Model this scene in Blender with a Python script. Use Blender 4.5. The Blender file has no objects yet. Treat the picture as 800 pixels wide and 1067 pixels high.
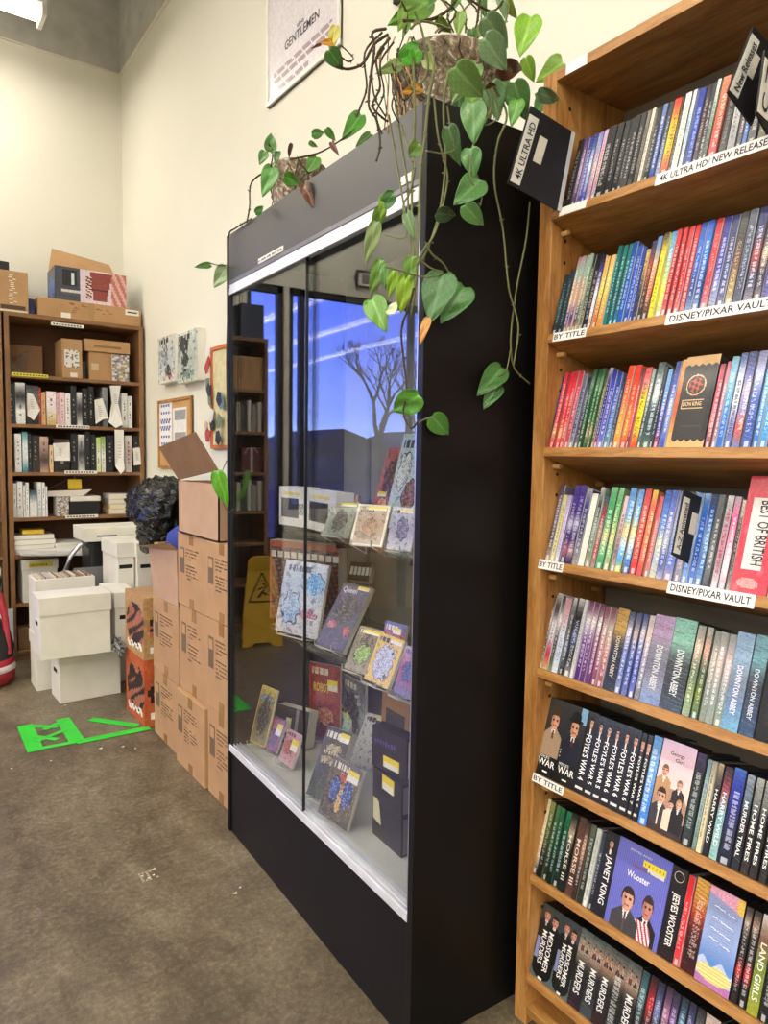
import bpy, bmesh, math, random
from mathutils import Vector, Matrix
PI = math.pi
rnd = random.Random(7)
scene = bpy.context.scene
COL = scene.collection

# ------------------------------------------------------------------ camera
FPX, YAW, PITCH, ROLL, H = 735.0, math.radians(35.451), math.radians(-4.501), math.radians(0.887), 1.45
_f = Vector((math.sin(YAW)*math.cos(PITCH), math.cos(YAW)*math.cos(PITCH), math.sin(PITCH)))
_r = Vector((math.cos(YAW), -math.sin(YAW), 0)); _u = _r.cross(_f)
CR = _r*math.cos(ROLL)+_u*math.sin(ROLL); CU = -_r*math.sin(ROLL)+_u*math.cos(ROLL); CF = _f
EYE = Vector((0, 0, H))
def ray(x, y): return CR*((x-400)/FPX) - CU*((y-533.5)/FPX) + CF
def onX(x, y, X): d = ray(x, y); return EYE + d*(X/d.x)
def onY(x, y, Y): d = ray(x, y); return EYE + d*(Y/d.y)
def onZ(x, y, z): d = ray(x, y); return EYE + d*((z-H)/d.z)
def on_plane(x, y, p, n): d = ray(x, y); return EYE + d*((p-EYE).dot(n)/d.dot(n))
def y_at(x, X, z):            # the Y on the line (X, ., z) seen in image column x
    k = (x-400)/FPX; a = CR - CF*k       # a . P = 0
    return -(a.x*X + a.z*(z-H))/a.y
cd = bpy.data.cameras.new('camera'); cam = bpy.data.objects.new('camera', cd); COL.objects.link(cam)
M = Matrix((( CR.x, CU.x, -CF.x, 0), (CR.y, CU.y, -CF.y, 0), (CR.z, CU.z, -CF.z, H), (0,0,0,1)))
cam.matrix_world = M
cd.sensor_fit = 'HORIZONTAL'; cd.sensor_width = 36; cd.lens = 36*FPX/800; cd.clip_start = .02; cd.clip_end = 300
scene.camera = cam

# ------------------------------------------------------------------ colour + materials
def s2l(c): return c/12.92 if c <= .04045 else ((c+.055)/1.055)**2.4
def hx(s):
    if not isinstance(s, str): return s
    s = s.lstrip('#')
    if len(s) == 3: s = ''.join(ch*2 for ch in s)
    return tuple(int(s[i:i+2], 16)/255 for i in (0, 2, 4))
def lin(c): c = hx(c); return (s2l(c[0]), s2l(c[1]), s2l(c[2]), 1)
def mixc(a, b, t): return tuple(a[i]+(b[i]-a[i])*t for i in range(3))
def jit(c, a, r=rnd): k = r.uniform(-a, a); return tuple(min(1, max(0, x+k)) for x in hx(c))

def newmat(name):
    m = bpy.data.materials.new(name); m.use_nodes = True
    nt = m.node_tree; b = nt.nodes['Principled BSDF']; return m, nt, b
def N(nt, t, **k):
    n = nt.nodes.new(t)
    for a, v in k.items(): setattr(n, a, v)
    return n
def bump(nt, b, src, strength=.2, dist=.01):
    n = N(nt, 'ShaderNodeBump'); n.inputs['Strength'].default_value = strength; n.inputs['Distance'].default_value = dist
    nt.links.new(src, n.inputs['Height']); nt.links.new(n.outputs[0], b.inputs['Normal'])
def coords(nt, scale, kind='Object'):
    tc = N(nt, 'ShaderNodeTexCoord'); mp = N(nt, 'ShaderNodeMapping'); mp.inputs['Scale'].default_value = scale
    nt.links.new(tc.outputs[kind], mp.inputs[0]); return mp.outputs[0]
def noise(nt, vec, scale, detail=4, rough=.55, dist=0):
    n = N(nt, 'ShaderNodeTexNoise'); n.inputs['Scale'].default_value = scale; n.inputs['Detail'].default_value = detail
    n.inputs['Roughness'].default_value = rough; n.inputs['Distortion'].default_value = dist
    nt.links.new(vec, n.inputs['Vector']); return n.outputs[0]
def ramp(nt, src, stops):
    r = N(nt, 'ShaderNodeValToRGB'); e = r.color_ramp.elements
    while len(e) < len(stops): e.new(.5)
    for i, (p, c) in enumerate(stops): e[i].position = p; e[i].color = lin(c)
    nt.links.new(src, r.inputs[0]); return r.outputs[0]
def simple(name, c, rough=.6, metal=0, bumpy=0, bscale=60, var=.06, coat=0, nscale=6, spec=.5):
    m, nt, b = newmat(name); v = coords(nt, (1, 1, 1))
    c0 = hx(c); lo = tuple(max(0, x*(1-var)) for x in c0); hi = tuple(min(1, x*(1+var)) for x in c0)
    nt.links.new(ramp(nt, noise(nt, v, nscale), [(.3, lo), (.7, hi)]), b.inputs['Base Color'])
    b.inputs['Roughness'].default_value = rough; b.inputs['Metallic'].default_value = metal; b.inputs['Coat Weight'].default_value = coat
    b.inputs['Specular IOR Level'].default_value = spec
    if bumpy: bump(nt, b, noise(nt, v, bscale), bumpy, .004)
    return m
def vcol(name, rough=.4, coat=0, bumpy=0, spec=.5):
    m, nt, b = newmat(name); a = N(nt, 'ShaderNodeAttribute'); a.attribute_name = 'Col'
    nt.links.new(a.outputs['Color'], b.inputs['Base Color']); b.inputs['Roughness'].default_value = rough
    b.inputs['Coat Weight'].default_value = coat; b.inputs['Coat Roughness'].default_value = .12; b.inputs['Specular IOR Level'].default_value = spec
    if bumpy:
        v = coords(nt, (1, 1, 1)); bump(nt, b, noise(nt, v, 90, 2, .5, 1.5), bumpy, .003)
    return m
def wood(name, axis, tones, rough=.45, grain=1.0):
    m, nt, b = newmat(name)
    sc = {'x': (1.2, 9, 9), 'y': (9, 1.2, 9), 'z': (9, 9, 1.2)}[axis]
    v = coords(nt, sc)
    a = noise(nt, v, 2.2*grain, 6, .6, .9); f = noise(nt, v, 14*grain, 8, .75, .3)
    mx = N(nt, 'ShaderNodeMath', operation='MULTIPLY_ADD'); mx.inputs[1].default_value = .45; nt.links.new(f, mx.inputs[0])
    ad = N(nt, 'ShaderNodeMath', operation='MULTIPLY'); ad.inputs[1].default_value = .55; nt.links.new(a, ad.inputs[0]); nt.links.new(ad.outputs[0], mx.inputs[2])
    nt.links.new(ramp(nt, mx.outputs[0], [(.34, tones[0]), (.47, tones[1]), (.62, tones[2])]), b.inputs['Base Color'])
    b.inputs['Roughness'].default_value = rough; bump(nt, b, f, .12, .002)
    return m

MT = {}
MT['print'] = vcol('print_gloss', .38, .25)
MT['wrap'] = vcol('print_in_shrink_wrap', .3, .8, .6)
MT['paper'] = vcol('print_matte', .65)
MT['tin'] = vcol('painted_plain', .5)
MT['case'] = simple('black_case_plastic', '15161a', .35)
MT['case_clear'] = simple('clear_case_plastic', 'a9adb4', .2, coat=.4)
MT['case_blue'] = simple('blue_case_plastic', '24467c', .25, coat=.4)
MT['pages'] = simple('book_pages', 'd8d0ba', .8)
MT['wood_z'] = wood('oak_upright', 'z', ('7a4c22', 'a8733a', 'c6965a'))
MT['wood_y'] = wood('oak_board', 'y', ('764a22', 'a27038', 'c29256'))
MT['ply'] = wood('plywood_panel', 'y', ('7a5030', '8f6038', 'a2703f'), .6)
MT['bwood_z'] = wood('brown_bookcase_upright', 'z', ('60422a', '7f5a38', '987048'), .55)
MT['bwood_x'] = wood('brown_bookcase_board', 'x', ('60422a', '7f5a38', '987048'), .55)
MT['dowel'] = simple('pale_shelf_peg', 'c3935a', .6)
MT['hole'] = simple('peg_hole', '3a2212', .9)
MT['blacklam'] = simple('black_laminate', '0d0c0c', .42, bumpy=.05, bscale=25, var=.1, spec=.3)
MT['fascia'] = simple('dark_grey_laminate', '403e3d', .4, var=.05, nscale=2)
MT['alu'] = simple('aluminium_track', 'c9cad2', .28, .9)
MT['alulight'] = simple('pale_aluminium', 'e2e3ea', .45, .3)
MT['backwhite'] = simple('grey_laminate', '82827f', .6)
MT['deck'] = simple('pale_deck_laminate', 'c8c8c4', .35)
MT['label'] = simple('white_label', 'efece4', .5)
MT['ink'] = simple('black_ink', '1b1b1d', .6)
MT['card'] = simple('brown_cardboard', 'b38c63', .8, var=.05, bumpy=.1, bscale=12)
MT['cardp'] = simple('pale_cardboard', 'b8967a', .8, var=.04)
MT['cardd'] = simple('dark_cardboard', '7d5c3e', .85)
MT['tape'] = simple('clear_brown_tape', '9c7349', .25)
MT['whitecard'] = simple('white_cardboard', 'dcd9cf', .7, var=.03, bumpy=.1, bscale=9)
MT['dark'] = simple('dark_recess', '141210', .9)
MT['blackp'] = simple('black_plastic', '17181a', .4)
MT['matblack'] = simple('matte_black_board', '131417', .6)
MT['white'] = simple('white_plastic', 'e6e4de', .4)
MT['wire'] = simple('white_coated_wire', 'dedede', .35)
MT['grey'] = simple('grey_plastic', '6c6d70', .5)
MT['yellow'] = simple('yellow_plastic', 'cda414', .4)
MT['red'] = simple('red_fabric', 'a51a28', .6)
MT['green_tape'] = simple('neon_green_tape', '30cc38', .45, var=.04)
MT['stem'] = simple('green_vine', '6c7048', .7)
MT['stemd'] = simple('brown_vine', '43331f', .8)
MT['soil'] = simple('dry_moss_and_soil', '4b3826', .95, bumpy=.8, bscale=50, var=.3)

def mk_wall():
    m, nt, b = newmat('cream_painted_drywall'); v = coords(nt, (1, 1, 1))
    nt.links.new(ramp(nt, noise(nt, v, .8, 3), [(.3, 'dcd9cb'), (.7, 'e2dfd1')]), b.inputs['Base Color'])
    b.inputs['Roughness'].default_value = .85; bump(nt, b, noise(nt, v, 160, 3), .12, .002); return m
MT['wall'] = mk_wall()
def mk_floor():
    m, nt, b = newmat('stained_concrete'); v = coords(nt, (1, 1, 1))
    big0 = noise(nt, coords(nt, (1.6, .55, 1)), 1.3, 8, .62, 1.2); mid = noise(nt, v, 7, 7, .7, .8)
    bm_ = N(nt, 'ShaderNodeMix', data_type='FLOAT'); bm_.inputs[0].default_value = .42; nt.links.new(big0, bm_.inputs[2]); nt.links.new(mid, bm_.inputs[3]); big = bm_.outputs[0]; fine = noise(nt, v, 55, 8, .85)
    c1 = ramp(nt, big, [(.34, '564e40'), (.44, '756b59'), (.52, '8b816d'), (.62, 'a79d89')])
    c2 = ramp(nt, fine, [(.3, '3e3830'), (.5, '7d766b'), (.72, 'd0c8ba')])
    mx = N(nt, 'ShaderNodeMix', data_type='RGBA', blend_type='OVERLAY'); mx.inputs[0].default_value = .8
    nt.links.new(c1, mx.inputs[6]); nt.links.new(c2, mx.inputs[7]); nt.links.new(mx.outputs[2], b.inputs['Base Color'])
    rr = N(nt, 'ShaderNodeMapRange'); rr.inputs[3].default_value = .32; rr.inputs[4].default_value = .6; nt.links.new(big, rr.inputs[0])
    nt.links.new(rr.outputs[0], b.inputs['Roughness']); bump(nt, b, fine, .08, .002); return m
MT['floor'] = mk_floor()
def mk_glass(name, r0, tint, wavy=0):
    m = bpy.data.materials.new(name); m.use_nodes = True; nt = m.node_tree; nt.nodes.clear()
    out = N(nt, 'ShaderNodeOutputMaterial'); mix = N(nt, 'ShaderNodeMixShader'); tr = N(nt, 'ShaderNodeBsdfTransparent'); gl = N(nt, 'ShaderNodeBsdfGlossy')
    gl.inputs['Roughness'].default_value = 0.0; tr.inputs[0].default_value = tint
    g = N(nt, 'ShaderNodeNewGeometry'); dt = N(nt, 'ShaderNodeVectorMath', operation='DOT_PRODUCT')
    nt.links.new(g.outputs['Normal'], dt.inputs[0]); nt.links.new(g.outputs['Incoming'], dt.inputs[1])
    ab = N(nt, 'ShaderNodeMath', operation='ABSOLUTE'); nt.links.new(dt.outputs['Value'], ab.inputs[0])
    om = N(nt, 'ShaderNodeMath', operation='SUBTRACT'); om.inputs[0].default_value = 1; nt.links.new(ab.outputs[0], om.inputs[1])
    pw = N(nt, 'ShaderNodeMath', operation='POWER'); pw.inputs[1].default_value = 5; nt.links.new(om.outputs[0], pw.inputs[0])
    ma = N(nt, 'ShaderNodeMath', operation='MULTIPLY_ADD'); ma.inputs[1].default_value = 1-r0; ma.inputs[2].default_value = r0; nt.links.new(pw.outputs[0], ma.inputs[0])
    nt.links.new(ma.outputs[0], mix.inputs[0]); nt.links.new(tr.outputs[0], mix.inputs[1]); nt.links.new(gl.outputs[0], mix.inputs[2]); nt.links.new(mix.outputs[0], out.inputs[0])
    if wavy:
        bp = N(nt, 'ShaderNodeBump'); bp.inputs['Strength'].default_value = wavy; bp.inputs['Distance'].default_value = .02
        nt.links.new(noise(nt, coords(nt, (1, 1, 1)), 1.1, 1), bp.inputs['Height']); nt.links.new(bp.outputs[0], gl.inputs['Normal'])
    return m
MT['glass'] = mk_glass('case_glass', .10, (.985, .995, .99, 1))
MT['shelfglass'] = mk_glass('shelf_glass', .05, (.84, .9, .88, 1))
MT['winglass'] = mk_glass('window_glass', .14, (.95, .97, 1, 1), .06)
MT['acrylic'] = mk_glass('clear_acrylic', .05, (.93, .94, .95, 1))
def emit(name, c, s):
    m = bpy.data.materials.new(name); m.use_nodes = True; nt = m.node_tree; nt.nodes.clear()
    o = N(nt, 'ShaderNodeOutputMaterial'); e = N(nt, 'ShaderNodeEmission'); e.inputs[0].default_value = lin(c); e.inputs[1].default_value = s
    nt.links.new(e.outputs[0], o.inputs[0]); return m
MT['tube'] = emit('lit_tube', 'fff6e2', 14)
def mk_leaf():
    m, nt, b = newmat('pothos_leaf'); a = N(nt, 'ShaderNodeAttribute'); a.attribute_name = 'Col'
    v = coords(nt, (1, 1, 1), 'Object'); n = noise(nt, v, 45, 4, .6, .6)
    mx = N(nt, 'ShaderNodeMix', data_type='RGBA', blend_type='MIX'); nt.links.new(a.outputs['Color'], mx.inputs[6]); mx.inputs[7].default_value = lin('a8b860')
    rr = N(nt, 'ShaderNodeMapRange'); rr.inputs[1].default_value = .66; rr.inputs[2].default_value = .74; rr.inputs[4].default_value = .7; nt.links.new(n, rr.inputs[0])
    nt.links.new(rr.outputs[0], mx.inputs[0]); nt.links.new(mx.outputs[2], b.inputs['Base Color'])
    b.inputs['Roughness'].default_value = .34; bump(nt, b, noise(nt, v, 60, 3), .4, .003)
    return m
MT['leaf'] = mk_leaf()
def mk_pot():
    m, nt, b = newmat('weathered_brown_pot'); v = coords(nt, (1, 1, 1))
    n = noise(nt, v, 38, 7, .72, 1.2)
    nt.links.new(ramp(nt, n, [(.34, '3a2d20'), (.44, '655341'), (.54, '8c7a64'), (.64, 'd8cfbf')]), b.inputs['Base Color'])
    b.inputs['Roughness'].default_value = .7; bump(nt, b, n, .8, .008); return m
MT['pot'] = mk_pot()
def mk_bag():
    m, nt, b = newmat('black_bin_liner'); v = coords(nt, (1, 1, 1)); b.inputs['Base Color'].default_value = lin('0e1315')
    b.inputs['Roughness'].default_value = .24; bump(nt, b, noise(nt, v, 9, 3, .5, 2.6), .8, .03); return m
MT['bag'] = mk_bag()

# ------------------------------------------------------------------ mesh builder
class MB:
    def __init__(s): s.v = []; s.f = []; s.c = []; s.m = []; s.sm = []
    def face(s, pts, c=None, m=0, sm=False):
        i = len(s.v); s.v += [tuple(p) for p in pts]; s.f.append(tuple(range(i, i+len(pts)))); s.c.append(c); s.m.append(m); s.sm.append(sm)
    def box(s, x0, x1, y0, y1, z0, z1, c=None, m=0, bev=0, mat=None):
        bm = bmesh.new(); bmesh.ops.create_cube(bm, size=1)
        for v in bm.verts: v.co = Vector(((x0+x1)/2+v.co.x*(x1-x0), (y0+y1)/2+v.co.y*(y1-y0), (z0+z1)/2+v.co.z*(z1-z0)))
        if bev: bmesh.ops.bevel(bm, geom=bm.edges[:], offset=min(bev, .45*min(abs(x1-x0), abs(y1-y0), abs(z1-z0))), segments=2, affect='EDGES', profile=.5)
        if mat is not None: bmesh.ops.transform(bm, matrix=mat, verts=bm.verts)
        s.addbm(bm, c, m); return s
    def addbm(s, bm, c=None, m=0, sm=False):
        i = len(s.v); bm.verts.index_update(); s.v += [tuple(v.co) for v in bm.verts]
        for f in bm.faces: s.f.append(tuple(i+v.index for v in f.verts)); s.c.append(c); s.m.append(m); s.sm.append(sm)
        bm.free()
    def prism(s, poly, a, c=None, m=0):      # poly: list of 3D points, a: extrusion vector
        a = Vector(a); P = [Vector(p) for p in poly]; Q = [p+a for p in P]; n = len(P)
        i = len(s.v); s.v += [tuple(p) for p in P+Q]
        fs = [tuple(i+k for k in reversed(range(n))), tuple(i+n+k for k in range(n))]+[(i+k, i+(k+1) % n, i+n+(k+1) % n, i+n+k) for k in range(n)]
        for f in fs: s.f.append(f); s.c.append(c); s.m.append(m); s.sm.append(False)
        return s
    def tube(s, pts, r, c=None, m=0, n=7, r1=None):
        P = [Vector(p) for p in pts]; i0 = len(s.v); r1 = r if r1 is None else r1; up = Vector((.3, .2, 1)).normalized()
        for k, p in enumerate(P):
            t = (P[min(k+1, len(P)-1)]-P[max(k-1, 0)]).normalized()
            a = t.cross(up)
            if a.length < .1: a = t.cross(Vector((1, 0, 0)))
            a.normalize(); b = t.cross(a); rr = r+(r1-r)*k/max(1, len(P)-1)
            for j in range(n): s.v.append(tuple(p+(a*math.cos(2*PI*j/n)+b*math.sin(2*PI*j/n))*rr))
        for k in range(len(P)-1):
            for j in range(n):
                s.f.append((i0+k*n+j, i0+k*n+(j+1) % n, i0+(k+1)*n+(j+1) % n, i0+(k+1)*n+j)); s.c.append(c); s.m.append(m); s.sm.append(True)
        for k in (0, len(P)-1):
            s.f.append(tuple(i0+k*n+j for j in range(n))); s.c.append(c); s.m.append(m); s.sm.append(False)
        return s
    def lathe(s, prof, cx=0, cy=0, n=32, c=None, m=0, squash=1):
        i0 = len(s.v)
        for (r, z) in prof:
            for j in range(n): s.v.append((cx+r*math.cos(2*PI*j/n), cy+r*squash*math.sin(2*PI*j/n), z))
        for k in range(len(prof)-1):
            for j in range(n):
                s.f.append((i0+k*n+j, i0+k*n+(j+1) % n, i0+(k+1)*n+(j+1) % n, i0+(k+1)*n+j)); s.c.append(c); s.m.append(m); s.sm.append(True)
        for k in (0, len(prof)-1):
            if prof[k][0] > 1e-5: s.f.append(tuple(i0+k*n+j for j in range(n))); s.c.append(c); s.m.append(m); s.sm.append(False)
        return s
    def grid(s, o, u, v, nu, nv, fn, m=0):   # coloured grid: fn(a, b) -> colour, a,b in 0..1, b upward
        o, u, v = Vector(o), Vector(u), Vector(v); i0 = len(s.v)
        for b in range(nv+1):
            for a in range(nu+1): s.v.append(tuple(o+u*(a/nu)+v*(b/nv)))
        for b in range(nv):
            for a in range(nu):
                k = i0+b*(nu+1)+a
                s.f.append((k, k+1, k+nu+2, k+nu+1)); s.c.append(fn((a+.5)/nu, (b+.5)/nv)); s.m.append(m); s.sm.append(False)
        return s
    def text(s, txt, o, u, v, w, h, c, m=0, off=.0004):   # text filling w x h; u baseline dir, v up dir
        if txt[0] == '~':                      # worn lettering too small to read: short strokes
            o, u, v = Vector(o), Vector(u).normalized(), Vector(v).normalized(); n = u.cross(v); k = int(txt[1:]); q = random.Random(k)
            for i in range(k):
                if q.random() < .14: continue
                a = o+u*(w*i/k)+n*off; c1 = u*(w/k*q.uniform(.25, .7)); hh = v*(h*q.uniform(.6, 1)); s.face([a, a+c1, a+c1+hh, a+hh], c, m)
                s.face([a+v*h*.4, a+u*(w/k*.8)+v*h*.4, a+u*(w/k*.8)+v*h*.58, a+v*h*.58], c, m)
            return s
        me = text_mesh(txt); o, u, v = Vector(o), Vector(u).normalized(), Vector(v).normalized(); n = u.cross(v)
        V, F, bb = me; sx = w/max(1e-6, bb[2]-bb[0]); sy = h/max(1e-6, bb[3]-bb[1]); i0 = len(s.v)
        for x, y in V: s.v.append(tuple(o+u*((x-bb[0])*sx)+v*((y-bb[1])*sy)+n*off))
        for f in F: s.f.append(tuple(i0+k for k in f)); s.c.append(c); s.m.append(m); s.sm.append(False)
        return s
    def build(s, name, mats, parent=None, loc=None, rot=None):
        if not isinstance(mats, (list, tuple)): mats = [mats]
        me = bpy.data.meshes.new(name); me.from_pydata(s.v, [], s.f)
        for m in mats: me.materials.append(MT[m] if isinstance(m, str) else m)
        me.polygons.foreach_set('material_index', s.m); me.polygons.foreach_set('use_smooth', s.sm)
        if any(c is not None for c in s.c):
            at = me.color_attributes.new('Col', 'FLOAT_COLOR', 'CORNER'); buf = []
            for f, c in zip(s.f, s.c): buf += list(lin(c) if c is not None else (.5, .5, .5, 1))*len(f)
            at.data.foreach_set('color', buf)
        me.update(); o = bpy.data.objects.new(name, me); COL.objects.link(o)
        if parent: o.parent = parent
        if loc is not None: o.location = loc
        if rot is not None: o.rotation_euler = rot
        return o
_tc = {}
def text_mesh(t):
    if t in _tc: return _tc[t]
    cu = bpy.data.curves.new('lettering', 'FONT'); cu.body = t; cu.resolution_u = 2; cu.offset = .014
    ob = bpy.data.objects.new('lettering', cu); COL.objects.link(ob); bpy.context.view_layer.update()
    me = bpy.data.meshes.new_from_object(ob.evaluated_get(bpy.context.evaluated_depsgraph_get()))
    V = [(v.co.x, v.co.y) for v in me.vertices]; F = [tuple(p.vertices) for p in me.polygons]
    bpy.data.objects.remove(ob); bpy.data.curves.remove(cu); bpy.data.meshes.remove(me)
    xs = [a for a, b in V]; ys = [b for a, b in V]; _tc[t] = (V, F, (min(xs), min(ys), max(xs), max(ys))); return _tc[t]

def tag(o, label, cat, group=None, kind=None):
    if label: o['label'] = label; o['category'] = cat
    if group: o['group'] = group
    if kind: o['kind'] = kind
    return o
def thing(name, label, cat, loc=(0, 0, 0), rot=(0, 0, 0), group=None):
    o = bpy.data.objects.new(name, None); o.empty_display_size = .05; COL.objects.link(o); o.location = loc; o.rotation_euler = rot
    return tag(o, label, cat, group)
def struct(o): o['kind'] = 'structure'; return o
def noisec(c, a): return lambda u, v: jit(c, a)
def stops(cols, t):
    cols = [hx(c) for c in cols]
    if len(cols) == 1: return cols[0]
    p = min(.9999, max(0, t))*(len(cols)-1); i = int(p); return mixc(cols[i], cols[i+1], p-i)
LK, SKY, EXPO = .57, 8.5, 0.0
# ------------------------------------------------------------------ room
XW, YB, XL, YF, ZC = 1.62, 5.9, -9.0, -24.0, 6.2
def slab(name, x0, x1, y0, y1, z0, z1, mat): return struct(MB().box(x0, x1, y0, y1, z0, z1).build(name, mat))
slab('floor', XL-.2, XW+.2, YF-.2, YB+.2, -.1, 0, 'floor')
slab('ceiling', XL-.2, XW+.2, YF-.2, YB+.2, ZC, ZC+.1, simple('dark_roof_deck', '6c685f', .9))
slab('wall_right', XW, XW+.15, YF-.2, YB+.2, 0, ZC, 'wall')
slab('wall_left', XL-.15, XL, YF-.2, YB+.2, 0, ZC, 'wall')
slab('wall_front', XL, XW, YF-.15, YF, 0, ZC, 'wall')
# back wall with the shop window and a glazed door
WX0, WX1, WZ0, WZ1, DX0, DX1 = -6.2, -.66, .95, 2.95, -.61, -.26
b = MB()
b.box(DX1, XW, YB, YB+.15, 0, ZC); b.box(XL, WX0, YB, YB+.15, 0, ZC)
b.box(WX0, DX1, YB, YB+.15, WZ1, ZC); b.box(WX0, WX1, YB, YB+.15, 0, WZ0)
b.box(WX1, DX0, YB, YB+.15, 0, WZ1)
struct(b.build('wall_back', 'wall'))
b = MB(); fr = .05
for x in (WX0, -4.6, -3.2, -2.0, WX1-.17, WX1-.05): b.box(x, x+fr, YB+.03, YB+.1, WZ0, WZ1)
b.box(WX0, WX1, YB+.03, YB+.1, WZ0, WZ0+fr); b.box(WX0, WX1, YB+.03, YB+.1, WZ1-fr, WZ1)
w = struct(b.build('window_1', simple('dark_bronze_frame', '2c2b30', .4, .5)))
MB().box(WX0, WX1, YB+.06, YB+.066, WZ0, WZ1).build('window_pane', 'winglass', w)
b = MB(); b.box(DX0, DX0+.05, YB+.03, YB+.1, .02, WZ1); b.box(DX1-.05, DX1, YB+.03, YB+.1, .02, WZ1); b.box(DX0, DX1, YB+.03, YB+.1, WZ1-.06, WZ1); b.box(DX0, DX1, YB+.03, YB+.1, .02, .7)
w = struct(b.build('window_2', 'blackp')); MB().box(DX0, DX1, YB+.06, YB+.066, .5, WZ1).build('window_pane', 'winglass', w)
struct(MB().box(DX0, DX1, YB+.01, YB+.14, 0, .02).build('trim_1', 'blackp'))
# outside: ground and low dusk houses seen in the glass
struct(MB().box(-60, 60, YB+.3, 120, -.3, -.12).build('ground_outside', simple('dark_asphalt', '2a2c33', .8)))
def house(x, y, wd, dp, hh, rh, lab):
    t = thing('house', lab, 'house', (x, y, -.12), group='houses across the street')
    MB().box(-wd/2, wd/2, -dp/2, dp/2, 0, hh).build('wall', simple('dusk_siding', '50525c', .9), t)
    b = MB(); b.prism([(-wd/2-.3, -dp/2-.3, hh), (wd/2+.3, -dp/2-.3, hh), (0, -dp/2-.3, hh+rh)], (0, dp+.6, 0)); b.build('roof', simple('dusk_shingle', '34384a', .9), t)
    for k in (-.25, .2): MB().box(wd*k-.5, wd*k+.5, -dp/2-.04, -dp/2, hh*.45, hh*.8).build('window', 'grey', t)
house(-18, 42, 7, 8, 1.9, 1.3, 'low gabled house reflected left of centre in the display case glass')
house(-26, 42, 8, 8, 2.0, 1.4, 'low gabled house reflected toward the right in the display case glass')
house(-9, 46, 7, 8, 1.9, 1.2, 'farthest low house reflected near the glass door split of the display case')
def bare_tree(x, y, lab):
    b = MB(); r = random.Random(int(x*7))
    def br(p, d, L, rad, k):
        q = p+d*L*1.1; b.tube([p, p+d*L*.5+Vector((r.uniform(-.05, .05),)*3)*L, q], rad, n=4, r1=rad*.6)
        if k:
            for _ in range(3):
                e = (d+Vector((r.uniform(-.8, .8), r.uniform(-.8, .8), r.uniform(-.1, .6)))).normalized(); br(q, e, L*.66, rad*.55, k-1)
    br(Vector((0, 0, 0)), Vector((0, 0, 1)), 1.7, .14, 5)
    tag(b.build('bare_tree', simple('tree_bark', '33323c', .9), None, (x, y, -.12)), lab, 'tree', 'bare trees across the street')
bare_tree(-8.2, 17, 'bare winter tree reflected at the middle of the display case glass')
bare_tree(-11.5, 20, 'bare winter tree reflected farther right in the display case glass')

# greyer band high on the walls above a thin ledge
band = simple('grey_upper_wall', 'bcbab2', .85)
for nm_, bx in (('trim_2', (XL, XW, YB-.02, YB, 4.368, 4.380)), ('trim_3', (XW-.02, XW, YF, YB-.02, 4.368, 4.380))): struct(MB().box(*bx, bev=.004).build(nm_, 'wall'))
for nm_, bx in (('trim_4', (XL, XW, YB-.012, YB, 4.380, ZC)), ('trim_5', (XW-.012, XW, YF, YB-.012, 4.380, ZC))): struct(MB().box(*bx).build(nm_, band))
# suspended strip lights: rows along X, opaque housings on top
ZL = 4.27
rows = [(-7.6, 5.25, 8.56, 0, 'bright white strip light hanging in the upper left corner of the photo')]
for i, x in enumerate((-.35, -2.0, -3.7, -5.4, -7.2)):
    rows.append((x, 3.7, 25.0, -PI/2, 'long strip light row mirrored as a pale line, %s' % ('nearest the long wall', 'second from the long wall', 'third from the long wall', 'fourth from the long wall', 'farthest from the long wall')[i]))
for x0, y, L, rz, lab in rows:
    t = thing('strip_light', lab, 'ceiling light', (x0, y, ZL), (0, 0, rz), group='suspended strip lights')
    MB().box(0, L, -.11, .11, .03, .1, bev=.01).build('housing', 'white', t)
    b = MB()
    b.prism([(.03, .085*math.cos(PI+q*PI/8), .03+.06*math.sin(PI+q*PI/8)) for q in range(9)], (L-.06, 0, 0)); b.build('lens', 'tube', t)
    for xx in (.0, L-.03): MB().box(xx, xx+.03, -.1, .1, -.04, .04, bev=.006).build('end_cap', 'white', t)
    for xx in (.6, L/2, L-.6): MB().tube([(xx, 0, .1), (xx, 0, ZC-ZL)], .004, n=5).build('hanger', 'wire', t)
    n = 1 if L < 10 else 3
    for k in range(n):
        l = L/n; ld = bpy.data.lights.new('strip_lamp', 'AREA'); ld.shape = 'RECTANGLE'; ld.size = l-.1; ld.size_y = .16; ld.energy = 17.6*l*LK; ld.color = (1, .95, .87)
        lo = bpy.data.objects.new('strip_lamp', ld); COL.objects.link(lo); lo.parent = t; lo.location = (l*(k+.5), 0, -.04)

# world: dusk sky
w = bpy.data.worlds.new('dusk'); scene.world = w; w.use_nodes = True; nt = w.node_tree; bg = nt.nodes['Background']
tc = N(nt, 'ShaderNodeTexCoord'); sp = N(nt, 'ShaderNodeSeparateXYZ'); nt.links.new(tc.outputs['Generated'], sp.inputs[0])
nt.links.new(ramp(nt, sp.outputs[2], [(.0, 'a4bcf4'), (.06, '7c94ee'), (.3, '4458e2'), (.8, '2c40c4')]), bg.inputs[0]); bg.inputs[1].default_value = SKY
scene.view_settings.view_transform = 'Standard'; scene.view_settings.look = 'None'; scene.view_settings.gamma = 1; scene.view_settings.exposure = EXPO
scene.view_settings.use_curve_mapping = False
scene.cycles.max_bounces = 8; scene.cycles.transparent_max_bounces = 16; scene.cycles.sample_clamp_indirect = 6
scene.cycles.use_denoising = True
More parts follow.
